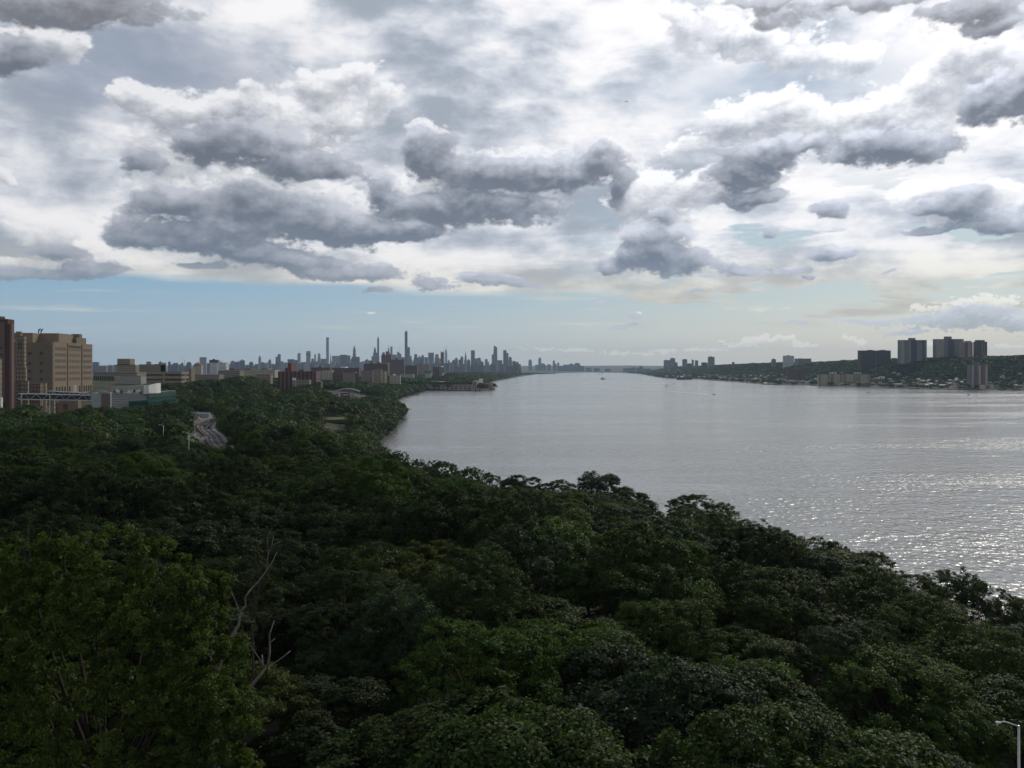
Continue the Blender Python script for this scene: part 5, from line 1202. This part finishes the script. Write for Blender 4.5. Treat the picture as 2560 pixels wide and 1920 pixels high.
for k in range(9):
    u = 531 + (k % 5) * 8.6 + (k // 5) * 6; v = 1040 - (k % 5) * 1.8 - (k // 5) * 4; x, y, z = on_road(u, v, 20.5); c_ = cl[(k * 4 + 1) % 15] if k not in (1,) else 'blue'
    put_car('suv' if k % 2 else 'car', c_, x, y, z, rad(20), '%s car, %s from left in the %s queue line behind the bend' % (c_, ORD[k % 5], 'nearer' if k < 5 else 'farther'), 'cars queued where the highway bends away')
for (u, v, w_, h_, lab_) in ((478, 1036, 7, 4.5, 'low grey stone shed left of the parked cars'), (510, 1036, 6, 4.0, 'low grey stone shed right above the parked cars')):
    d = 760; p = P(u, v, d); r = empty('shed', (p[0], d, 20.5)); tag(r, lab_, 'shed'); mb = MB(); mb.box(-w_/1.2, w_/1.2, -2, 2, -1, h_ - 1); mb.build('wall', M['grey'], r); mb = MB(); mb.prism([(-w_/1.2-.3, -2.3), (w_/1.2+.3, -2.3), (w_/1.2+.3, 2.3), (-w_/1.2-.3, 2.3)], h_ - 1, h_ + .4, top=[(-w_/1.2, -.2), (w_/1.2, -.2), (w_/1.2, .2), (-w_/1.2, .2)]); mb.build('roof', M['concrete'], r)
# white barriers at the lower end of the road
for k, (u, v) in enumerate(((491, 1096), (500, 1099.5), (512, 1095.5))):
    x, y, z = on_road(u, v, 21); mb = MB(); mb.box(-1.7, 1.7, -.3, .3, 0, .9); mb.box(-1.7, 1.7, -.45, .45, -.8, 0); tag(mb.build('road_barrier', M['white'], None, (x, y, z), rad(15 * k - 10)), ('left', 'middle', 'right')[k] + ' one of three white road barriers at the lower end of the highway', 'barrier', 'white road barriers')

def street_lamp(u, vtop, d, arm_u, vfoot_z, label, big=1.0):
    """pole top at (u, vtop), arm reaching left to arm_u"""
    p = Vector(P(u, vtop, d)); w = (u - arm_u) / F * d; g = gz0(p.x, p.y); root = empty('street_lamp', (p.x, p.y, g)); tag(root, label, 'street lamp', 'tall street lamps above the trees')
    h = p.z - g; s = w / 2.1
    mb = MB(); mb.tube([(0, 0, 0), (0, 0, h * .5), (0, 0, h)], [.17 * big, .14 * big, .10 * big], 8); mb.build('pole', M['galv'], root, smooth=True)
    mb = MB(); mb.tube([(0, 0, h + .02), (-w * .30, 0, h + .09 * w + .06), (-w * .57, 0, h + .21 * w), (-w * .66, 0, h + .22 * w), (-w * .80, 0, h + .20 * w)], [.08, .075, .07, .065, .06], 6); mb.build('arm', M['galv'], root, smooth=True)
    mb = MB(); mb.cyl(0, 0, h - .15, h + .12, .10, .08, 8); mb.build('collar', M['galv'], root)
    z_ = h + .19 * w; hd = MB()
    sec = [(-w * .74, .05, .05), (-w * .80, .11, .09), (-w * .86, .12, .09), (-w * .90, .16, .12), (-w * .96, .15, .10), (-w * 1.0, .06, .04)]
    vs, fs = [], []
    for (x_, ry_, rz_) in sec: vs += [(x_, ry_ * s * math.cos(t * math.pi / 4), z_ + rz_ * s * math.sin(t * math.pi / 4)) for t in range(8)]
    for i in range(len(sec) - 1):
        for k in range(8): fs.append((i * 8 + k, i * 8 + (k + 1) % 8, (i + 1) * 8 + (k + 1) % 8, (i + 1) * 8 + k))
    fs += [tuple(range(8)), tuple(len(sec) * 8 - 1 - k for k in range(8))]
    hd.add(vs, fs); hd.build('lamp_head', M['white'], root, smooth=True)
    mb = MB(); mb.cyl(-w * .93, 0, z_ - .20 * s, z_ - .05 * s, .07 * s, .13 * s, 10); mb.build('lens', M['lens'], root)
street_lamp(2547, 1817, 75, 2489, 0, 'grey street lamp in the lower right corner, its arm reaching left')
street_lamp(472.3, 1083, 300, 456, 0, 'pale street lamp above the trees, in front of the highway bend', .55)
street_lamp(408.5, 1064, 430, 397, 0, 'pale street lamp left of and behind the one before the highway', .6)

# ------------------------------------------------------------------ boats
hull_m = {'dark': M['dark'], 'white': M['white'], 'red': M['redp'], 'grey': M['grey']}
def hull(mb, L, Wd, H0, n=7):
    out = [(-L/2, -Wd/2*.85), (L*.1, -Wd/2), (L*.35, -Wd*.33), (L/2, 0), (L*.35, Wd*.33), (L*.1, Wd/2), (-L/2, Wd/2*.85)]
    low = [(a * .93, b_ * .7) for a, b_ in out]; mb.prism(low, -.4, [H0, H0, H0*1.2, H0*1.4, H0*1.2, H0, H0], top=out)
def boat(name, u, v, L, rz, label, cat, hcol='white', style='speed', wake=None):
    d = F * CAMZ / (v - V0); x = (u - U0) / F * d; r = empty(name, (x, d, 0), rz); tag(r, label, cat)
    mb = MB(); hull(mb, L, L * .33, L * .10 + .2); mb.build('hull', hull_m[hcol], r)
    if style == 'speed':
        mb = MB(); mb.prism([(-L*.12, -L*.11), (L*.16, -L*.09), (L*.16, L*.09), (-L*.12, L*.11)], L*.10 + .2, L*.24 + .3, top=[(-L*.10, -L*.08), (L*.05, -L*.07), (L*.05, L*.07), (-L*.10, L*.08)]); mb.build('cabin', M['grey'], r)
        mb = MB(); mb.box(-L*.5 - .5, -L*.5, -.3, .3, 0, 1.3); mb.build('engine', M['dark'], r)
        mb = MB(); mb.cyl(0, 0, L*.24, L*.46, .06, .04, 5); mb.build('mast', M['dark'], r)
    if style == 'sail':
        mb = MB(); mb.cyl(L*.05, 0, 1, L*1.35, .09, .05, 6); mb.build('mast', M['grey'], r)
        mb = MB(); mb.add([(L*.02, .0, 1.8), (-L*.42, .25, 1.9), (L*.03, .0, L*1.3), (L*.02, .06, 1.8), (-L*.42, .31, 1.9), (L*.03, .06, L*1.3)], [(0,1,2),(5,4,3),(0,3,4,1),(1,4,5,2),(2,5,3,0)]); mb.build('sail', M['grey'], r)
        mb = MB(); mb.add([(L*.08, .0, 1.6), (L*.48, .1, 1.2), (L*.07, .0, L*1.15), (L*.08, .05, 1.6), (L*.48, .15, 1.2), (L*.07, .05, L*1.15)], [(0,1,2),(5,4,3),(0,3,4,1),(1,4,5,2),(2,5,3,0)]); mb.build('jib', M['white'], r)
    if style == 'tug':
        mb = MB(); mb.box(-L*.10, L*.25, -L*.11, L*.11, L*.15, L*.26); mb.build('deckhouse', M['red'], r)
        mb = MB(); mb.box(L*.05, L*.20, -L*.09, L*.09, L*.26, L*.36); mb.build('wheelhouse', M['dark'], r)
        mb = MB(); mb.cyl(-L*.02, 0, L*.26, L*.42, L*.035, L*.03, 8); mb.build('funnel', M['dark'], r); mb = MB(); mb.cyl(L*.10, 0, L*.36, L*.58, .25, .12, 6); mb.build('mast', M['dark'], r)
        mb = MB(); mb.box(-L*.45, -L*.15, -L*.10, L*.10, L*.15, L*.19); mb.build('after_deck', M['grey'], r)
    if style == 'barge':
        mb = MB(); mb.box(-L*.46, L*.30, -L*.06, L*.06, L*.12, L*.14); mb.build('cargo', M['dark'], r); mb = MB(); mb.box(-L*.10, -L*.04, -L*.05, L*.05, L*.14, L*.18); mb.build('deckhouse', M['grey'], r)
    if wake:
        (u2, v2, w0, w1) = wake; d2 = F * CAMZ / (v2 - V0); a = Vector((x, d, 0)); e = Vector(((u2 - U0) / F * d2, d2, 0)); dr_ = (e - a); n_ = Vector((-dr_.y, dr_.x, 0)).normalized(); mb = MB(); vs, fs = [], []; K_ = 40; rw_ = random.Random(int(u))
        for i in range(K_ + 1):
            t = i / K_; c_ = a + dr_ * t; ww = (w0 + (w1 - w0) * t) * rw_.uniform(.7, 1.25) * (1 - t) ** .4; vs += [c_ - n_ * ww + Vector((0, 0, .05)), c_ + n_ * ww + Vector((0, 0, .05))]
        for i in range(K_): fs.append((2*i, 2*i+1, 2*i+3, 2*i+2))
        mb.add(vs, fs); o = mb.build('wake', FOAM, None); tag(o, 'white foam trail behind the ' + label.split(',')[0], 'wake', kind='stuff')
FOAM = material('foam', (0.75, 0.77, 0.78), .8, var=.4, scale=.15)
boat('tugboat', 1507.5, 948.3, 30, rad(180), 'dark tugboat with a tall funnel in mid river', 'tugboat', 'dark', 'tug')
boat('speedboat', 1785, 987, 7.5, rad(-18), 'small speedboat trailing a long white wake', 'speedboat', 'dark', 'speed', (1668, 978, 2.2, 4.5))
boat('speedboat', 1686, 959.5, 8, rad(-15), 'farther speedboat with shorter wake near the sailboat', 'speedboat', 'grey', 'speed', (1652, 957, 3.5, 6))
boat('sailboat', 1667, 966.5, 8.5, rad(60), 'little sailboat with grey sail seen end on', 'sailboat', 'dark', 'sail')
boat('motorboat', 2171, 981, 7.5, rad(-10), 'small dark motorboat below the cream flats, faint trail behind', 'motorboat', 'dark', 'speed', (2098, 977.5, 1.2, 2.5))
boat('motorboat', 2422, 987.5, 7, rad(-10), 'tiny dark motorboat below the columned apartment tower', 'motorboat', 'dark', 'speed')
boat('barge', 1711, 949, 90, rad(0), 'long low dark barge near the far bank', 'barge', 'dark', 'barge')
boat('workboat', 1499.5, 937.5, 22, rad(40), 'distant pale workboat beyond the tugboat, left one', 'workboat', 'grey', 'tug')
boat('workboat', 1505, 933.8, 28, rad(40), 'distant dark workboat beyond the tugboat, right one', 'workboat', 'dark', 'tug')
# airliner high over the river
ap = Vector(P(1565, 254, 9000)); r = empty('airliner', ap, rad(205)); tag(r, 'tiny dark airliner crossing the clouds above the river', 'airliner')
mb = MB(); mb.tube([(-22, 0, 0), (-16, 0, -.2), (14, 0, 0), (20, 0, 0)], [.6, 2.1, 2.1, .4], 10); mb.build('fuselage', M['grey'], r, smooth=True)
for sy in (-1, 1):
    mb = MB(); mb.prism([(5, sy * 1.5), (-1, sy * 1.5), (-7, sy * 19), (-4, sy * 19)][::sy], -.6, .1); mb.build('wing', M['grey'], r)
    mb = MB(); mb.prism([(-16, sy * .8), (-20, sy * .8), (-21, sy * 6.5), (-19, sy * 6.5)][::sy], .3, .7); mb.build('tailplane', M['grey'], r)
    mb = MB(); mb.tube([(4, sy * 7, -1.8), (0, sy * 7, -1.8)], [1.1, .9], 8); mb.build('engine', M['dark'], r)
mb = MB(); mb.add([(-15, -.2, 1.5), (-21, -.2, 1.5), (-22, -.2, 8.5), (-19.5, -.2, 8.5), (-15, .2, 1.5), (-21, .2, 1.5), (-22, .2, 8.5), (-19.5, .2, 8.5)], [(0,1,2,3),(7,6,5,4),(0,4,5,1),(1,5,6,2),(2,6,7,3),(3,7,4,0)]); mb.build('tail_fin', M['dark'], r)

# ------------------------------------------------------------------ far bank
n_tan = facade('far tan slab', (0.30, 0.28, 0.25), (0.07, 0.07, 0.07), 5, 3, .45, .5); n_dk = facade('far dark slab', (0.06, 0.06, 0.065), (0.02, 0.022, 0.03), 5, 3, .5, .55); n_br = facade('far brown slab', (0.13, 0.085, 0.075), (0.04, 0.04, 0.04), 5, 3, .4, .5)
n_cr = facade('far cream slab', (0.36, 0.35, 0.26), (0.10, 0.10, 0.085), 5, 3, .55, .45); n_gr = facade('far grey slab', (0.17, 0.17, 0.18), (0.06, 0.065, 0.075), 5, 3, .5, .5)
def nj_b(u0, u1, v, d, mat, lab_, caps=(), cols=(), base=None, depth=24, nm='apartment_tower', cat='apartment block'):
    r, w, dp, h = bld(nm, u0, u1, v, d, mat, lab_, cat, depth=depth, base=base)
    for (a, b_, hh) in caps:
        mb = MB(); mb.box(-w/2 + a*w, -w/2 + b_*w, -dp/4, dp/3, h, h + hh); mb.build('penthouse', mat, r)
    for (a, b_, out, cm) in cols:
        mb = MB(); mb.box(-w/2 + a*w, -w/2 + b_*w, -dp/2 - out, -dp/2 - .02, 0, h - (.3 if out < 2 else 2)); mb.build('projecting_bay', cm, r)
    return r, w, dp, h
nj_b(2244, 2317, 850.5, 3300, n_gr, 'left of the big grey slab towers on the far ridge', [(.38, .60, 9)], [(0, .14, 1.5, n_tan), (.34, .38, 2.5, n_tan), (.40, .62, 1.0, n_dk), (.84, .90, 1.8, n_dk)])
nj_b(2332, 2409, 848, 3300, n_gr, 'middle grey slab tower on the ridge with a square roof house', [(.38, .60, 11)], [(0, .28, 1.5, n_tan), (.45, .66, 1.0, n_dk), (.9, 1.0, 1.6, n_tan)])
nj_b(2397, 2432, 856, 3230, n_tan, 'tan slab tower with brown recess, overlapping the middle grey tower', [(.45, .95, 6)], [(0, .2, 1.5, M['tan']), (.24, .55, .8, n_br), (.86, .97, 1.8, M['tan'])])
nj_b(2433, 2468, 854.5, 3280, n_dk, 'rightmost slab tower on the ridge, dark with tan pilasters', [(.1, .85, 7)], [(.48, .58, 1.6, M['tan']), (.68, .74, 1.6, M['tan'])])
nj_b(2144, 2227, 876.5, 3500, n_dk, 'wide very dark block on the ridge left of the grey towers', [(.3, .45, 3), (.7, .85, 3)], [(.0, .04, 1, n_br), (.5, .54, 1, n_br)])
nj_b(2417.5, 2469, 912, 2520, n_gr, 'apartment tower on tall columns at the water edge', [(.3, .62, 7)], [(.03, .12, 2.5, M['concrete']), (.22, .28, 2.2, M['mauve']), (.42, .57, 2.5, M['concrete']), (.62, .76, 2.2, M['mauve']), (.84, .98, 2.5, M['concrete'])], nm='apartment_tower')
nj_b(1957, 1985, 889.5, 4800, facade('whitish slab', (0.50, 0.51, 0.52), (0.15, 0.16, 0.18), 6, 3.2, .45, .5), 'whitish square block alone on the ridge', [(.4, .55, 5)])
nj_b(1986, 2028, 896.5, 4700, n_gr, 'long low grey block right of the whitish one', [(.3, .4, 2)], [(.0, .12, 1.4, n_tan)])
nj_b(1928, 1940, 898.5, 5000, n_gr, 'small grey tower with a peaked roof on the ridge', [(.3, .7, 5)])
nj_b(1966, 1995, 923, 3600, n_br, 'left half of the brown twin slabs above the pier', [(.0, .9, 1.5)], [])
nj_b(1995.5, 2015, 922.5, 3590, n_br, 'right half of the brown twin slabs above the pier', [], [(.0, .12, 1.5, n_dk), (.5, .6, 1.5, n_dk)])
for (u0, u1, v, lab_) in ((2043, 2075, 937, 'leftmost section of the long cream riverside flats'), (2075.5, 2105, 936, 'second section of the long cream riverside flats'), (2105.5, 2140, 936, 'third section of the long cream riverside flats'), (2140.5, 2176, 936.5, 'rightmost section of the long cream riverside flats')):
    nj_b(u0, u1, v, 3020, n_cr, lab_, [], [(.0, .18, 1.6, M['tan']), (.8, .93, 1.6, M['tan'])], depth=16)
for (u0, u1, v, lab_) in ((2074, 2091, 931, 'white roof pavilion on the left part of the cream flats'), (2135, 2152, 931.5, 'white roof pavilion on the right part of the cream flats')):
    p = P((u0 + u1) / 2, v, 3030); w = (u1 - u0) / F * 3030; r = empty('roof_pavilion', (p[0], p[1], p[2] - 7)); tag(r, lab_, 'pavilion'); mb = MB(); mb.box(-w/2, w/2, -4, 4, 5, 7); mb.build('canopy', M['white'], r)
    for s_ in (-.4, 0, .4):
        mb = MB(); mb.box(s_*w - .5, s_*w + .5, -3, 3, 0, 5); mb.build('column', M['white'], r)
for (u0, u1, v, d, m_, lab_, caps) in [(1659,1676,900.5,9300,n_gr,'broad grey slab at the left end of the ridge towers',[(.2,.45,5)]),(1675,1688,896,9250,n_gr,'taller grey slab joined to the broad one',[(.3,.7,6)]),(1688,1694,906,9200,n_dk,'low dark annex right of the joined grey slabs',[]),(1705.5,1718,898.5,8000,n_gr,'grey slab between two gaps on the ridge',[(.4,.8,4)]),(1718,1729,908.5,7900,n_dk,'low dark block between ridge slabs',[]),(1729,1734.5,900,7700,n_gr,'thin ridge tower, left of a close pair',[(.1,.3,7)]),(1737,1745.5,901.5,7400,n_gr,'ridge tower right of the close pair',[(.1,.5,4)]),(1753,1769,906.5,7000,n_dk,'low dark stepped block left of the tallest ridge slab',[(.3,.6,3)]),(1769.5,1786.5,892.5,6700,n_gr,'tallest dark slab of the distant ridge group',[(.25,.6,5)]),(1830,1836,905,5400,n_br,'tiny square tower alone on the ridge trees',[])]:
    nj_b(u0, u1, v, d, m_, lab_, caps, depth=30)
# long pier with sheds
pier_y = 3300; r = empty('long_pier', ((1966 - U0) / F * pier_y, pier_y, 0)); tag(r, 'long white-roofed pier along the far bank', 'pier'); w = (2024 - 1909) / F * pier_y
mb = MB(); mb.box(-w/2, w/2, -8, 8, -2, 1.6); mb.build('deck', M['dark'], r)
mb = MB(); mb.box(-w/2 + 22, w/2 - 30, -5, 5, 4.2, 6.4); mb.build('shed_roof', M['white'], r)
mb = MB(); mb.cyl(-w/2 + 8, 0, 1.6, 7.5, 8, 8, 12); mb.cyl(-w/2 + 8, 0, 7.5, 10, 8.4, 2, 12); mb.build('end_pavilion', M['white'], r)
for k in range(14):
    mb = MB(); s_ = -w/2 + 26 + k * (w - 60) / 13; mb.box(s_ - .6, s_ + .6, -4.5, 4.5, 1.6, 4.2); mb.build('column', M['grey'], r)
# houses on the slope and along the water
rh = random.Random(31); HOUSE = [material('house %d' % k, c, scale=.2) for k, c in enumerate([(.46,.45,.41),(.31,.27,.22),(.20,.13,.11),(.30,.31,.33),(.52,.50,.46),(.25,.27,.24)])]
HC = ['white', 'tan', 'brick red', 'grey', 'cream', 'greenish']; RC = [('dark', M['roof']), ('brown', M['brown']), ('grey', M['grey'])]
hs = []
for k in range(330):
    d = rh.uniform(2480, 5600) if k % 3 else rh.uniform(2450, 3300); s_ = rh.choice([rh.uniform(20, 110), rh.uniform(90, 330), rh.uniform(60, 420)]); x = float(np.interp(d, XR[:, 0], XR[:, 1])) + s_
    if x / d > .605 or not free(x, d): continue
    g = gz0(x, d)
    if g < 1.5: continue
    hs.append((x, d, g, rh.randrange(6), rh.randrange(3), rh.uniform(9, 26 if s_ < 140 else 15), rh.uniform(6, 11)))
    keep(x, d, 9); keep(x, d - 16, 8, 14)
hk = {}
def stretch(u): return 'left of the long pier' if u < 1905 else 'above the long pier' if u < 2035 else 'behind the cream flats' if u < 2190 else 'below the grey slab towers' if u < 2400 else 'round the columned tower'
for h_ in hs: hk.setdefault((HC[h_[3]], RC[h_[4]][0], stretch(U0 + F * h_[0] / h_[1])), []).append(h_)
for key, L_ in hk.items():
    L_.sort(key=lambda h_: h_[0] / h_[1])
    for i, (x, d, g, c_, rc_, w, hh) in enumerate(L_):
        lab_ = '%s house, %s roof, %s%s' % (key[0], key[1], key[2], '' if len(L_) == 1 else ', %s such from left' % ORD[i])
        r = empty('house', (x, d, g - 1), rh.uniform(-.5, .5)); tag(r, lab_, 'house', 'houses on the far bank')
        mb = MB(); mb.box(-w/2, w/2, -5, 5, -6, hh); mb.build('wall', HOUSE[c_], r)
        mb = MB(); mb.prism([(-w/2 - .4, -5.4), (w/2 + .4, -5.4), (w/2 + .4, 5.4), (-w/2 - .4, 5.4)], hh, hh + 3.2, top=[(-w/2 + 1, -.3), (w/2 - 1, -.3), (w/2 - 1, .3), (-w/2 + 1, .3)]); mb.build('roof', RC[rc_][1], r)
        for k in range(3):
            mb = MB(); s_ = (-.3 + .3 * k) * w; mb.box(s_ - .8, s_ + .8, -5.12, -4.8, hh * .45, hh * .75); mb.build('window', M['glass'], r)
# flag-red billboard frame by the water
p = P(2208, 941, 2720); r = empty('water_tank_sign', (p[0], p[1], gz0(p[0], p[1]))); tag(r, 'pale pinkish board on two thin posts by the far shore', 'board'); hh = p[2] - r.location.z
mb = MB(); mb.box(-7, 5, -.4, .4, hh - 6, hh); mb.build('board', HOUSE[4], r)
for s_ in (-6, 3):
    mb = MB(); mb.box(s_ - .3, s_ + .3, -.2, .2, -2, hh - 6); mb.build('post', M['grey'], r)
# shore path, railing and lamp in the right-hand gap of the trees
rp = [Vector((x, y, 2.6)) for x, y in ((148, 120), (133, 160), (121.5, 192), (119.5, 208), (112, 222))]
mb = MB(); vs, fs = [], []
for i, p in enumerate(rp): vs += [p + Vector((-4, 0, 2.1)), p + Vector((0.4, 0, 2.1))]
for i in range(len(rp) - 1): fs.append((2*i, 2*i+1, 2*i+3, 2*i+2))
mb.add(vs, fs); tag(mb.build('path', material('packed earth', (0.055, 0.05, 0.04), .95, spec=.03)), kind='structure')
rl = empty('railing', rp[0]); tag(rl, 'dark metal railing along the shore path in the right-hand gap', 'railing')
for h_ in (.5, 1.0):
    mb = MB(); mb.tube([p - rp[0] + Vector((.6, 0, 2.1 + h_)) for p in rp], .05, 5); mb.build('rail', M['dark'], rl)
for i in range(len(rp) - 1):
    for k in range(6):
        p = rp[i].lerp(rp[i + 1], k / 6) - rp[0] + Vector((.6, 0, 2.0)); mb = MB(); mb.bar(p, p + Vector((0, 0, 1.1)), .05); mb.build('post', M['dark'], rl)
p = P(2453, 1575, 190); r = empty('path_lamp', (p[0], p[1], p[2])); tag(r, 'short dark lamp post beside the shore path railing', 'lamp post')
mb = MB(); mb.cyl(0, 0, -2, 3.6, .12, .07, 8); mb.build('post', M['dark'], r); mb = MB(); mb.cyl(0, 0, 3.6, 4.2, .12, .28, 8); mb.cyl(0, 0, 4.2, 4.5, .3, .05, 8); mb.build('lantern', M['dark'], r)

# lawn clearing with a small park house on the near shore
lx, ly, lz = P(838, 1064, 825); g = max(gz0(lx - 12, ly), gz0(lx + 12, ly), gz0(lx, ly + 14), gz0(lx, ly - 14)) + .15
lawn = material('mown grass', (0.075, 0.10, 0.035), .9, var=.25, scale=.08)
mb = MB(); mb.prism([(20 * math.cos(t * math.pi / 10) * (1 + .12 * math.sin(3 * t)), 27 * math.sin(t * math.pi / 10)) for t in range(20)], -3, 0); tag(mb.build('lawn', lawn, None, (lx, ly, g)), kind='structure'); keep(lx, ly, 20)
hx, hy, _z = P(873, 1048, 850); r = empty('park_house', (hx, hy, g)); tag(r, 'small flat park house beside the lawn clearing', 'house'); keep(hx, hy, 9)
mb = MB(); mb.box(-4, 4, -2.5, 2.5, -2, 3); mb.build('wall', M['concrete'], r); mb = MB(); mb.box(-4.6, 4.6, -3, 3, 3, 3.5); mb.build('roof', M['mauve'], r)
def scatter(y0, y1, step, xf, cond, growth=1.0):
    out = []; y = y0
    while y < y1:
        st = step * max(1.0, (y / y0) ** growth)
        x0, x1 = xf(y); x1 += 8
        x = x0
        while x < x1:
            out.append((x + rng.uniform(-.4, .4) * st, y + rng.uniform(-.4, .4) * st, st)); x += st
        y += st * .9
    a = np.array(out); z = H(a[:, 0], a[:, 1]); return [(p[0], p[1], zz, p[2]) for p, zz in zip(a, z) if zz > 1.4 and cond(p[0], p[1], zz)]
def manh(x, y, z):
    s = sl(y) - x
    rd, _ = road_dist(np.array([x]), np.array([y]))
    if rd[0] < 12.5 or not free(x, y): return False
    u = U0 + F * x / y
    if y < 1245: return s < 720 and not hides_road(x, y, z + 14, 7)
    lim = 330 if y < 1700 else 420
    return s < lim and x < 0
P1_ = scatter(556, 1650, 10.5, lambda y: (-0.68 * y, sl(y)), manh, .35)
def tall(x, y, z):
    return 1
pts = []
for (x, y, z, st) in P1_:
    s = sl(y) - x; h = rng.uniform(12, 18) if s > 25 else rng.uniform(12, 17)
    u, v = uv_of(x, y, z + h)
    vlim = np.interp(u, [0, 130, 200, 230, 330, 385, 400, 480, 560, 600, 640, 700, 780, 830, 900, 960, 1005], [1020, 1035, 1020, 1012, 1000, 1000, 960, 952, 945, 938, 940, 950, 955, 990, 994, 985, 1008]) + rng.uniform(0, 9)
    if v < vlim:
        h -= (vlim - v) / F * y
        if h < 5: z -= (5 - h) * .8; h = 5
    pts.append((x, y, z - .5, rng.uniform(.58, .75) * st, h))
for k in range(420):                                 # a closed row of low trees leaning over the bank
    y = 540 + k * 4.4; xe = sl(y) + np.linspace(-26, 26, 53); xe = xe[H(xe, np.full(53, y)) > .2]; x = (xe.max() if len(xe) else sl(y)) - rng.uniform(-1, 4); z = max(float(H(x, y)[0]), .5); pts.append((x, y, z, rng.uniform(3.6, 5.8), rng.uniform(6, 12)))
pts = [p_ for p_ in pts if not (800 < U0 + F * p_[0] / p_[1] < 875 and p_[1] < 835 and V0 + F * (CAMZ - p_[2] - p_[4]) / p_[1] < 1069)]
forest('woodland', pts, 'dark wooded slope running along the near shore past the hospital', 520, rn)
P2_ = scatter(1650, 9500, 13, lambda y: (-0.40 * y if y < 2400 else sl(y) - (650 if y < 3600 else 330), sl(y)), lambda x, y, z: free(x, y) and (sl(y) - x < np.interp(y, [1650, 2600, 3600, 5000, 9000], [420, 520, 420, 300, 220])), .9)
pts = []
for (x, y, z, st) in P2_:
    h = rng.uniform(11, 16) * (1.0 if y < 3000 else 1.25); u, v = uv_of(x, y, z + h)
    vlim = np.interp(u, [780, 830, 900, 1000, 1060, 1110, 1130, 1200, 1300, 1340, 1420], [962, 948, 946, 948, 950, 938, 928, 926, 932, 933, 934]) + rng.uniform(0, 4)
    if v < vlim: h = max(h - (vlim - v) / F * y, 5)
    pts.append((x, y, z - .5, rng.uniform(.60, .78) * st, h))
forest('parkland_trees', pts, 'strip of park trees along the shore beyond the plant', 150, rn)
def nj(x, y, z):
    s = x - np.interp(y, XR[:, 0], XR[:, 1])
    if not free(x, y): return False
    if s < 330: return rng.random() < (.30 if s > 40 else .22)
    return s < 900 or rng.random() < .5
P3_ = scatter(2420, 11500, 15, lambda y: (float(np.interp(y, XR[:, 0], XR[:, 1])) + 12, min(0.66 * y, float(np.interp(y, XR[:, 0], XR[:, 1])) + 1300)), nj, .75)
pts = [(x, y, z - .5, rng.uniform(.55, .78) * st, rng.uniform(7, 14) * (1 + .45 * float(vnoise(x, y, 120, 66)))) for (x, y, z, st) in P3_]
forest('hillside_trees', pts, 'dark trees covering the far bank hillside', 130, rn)
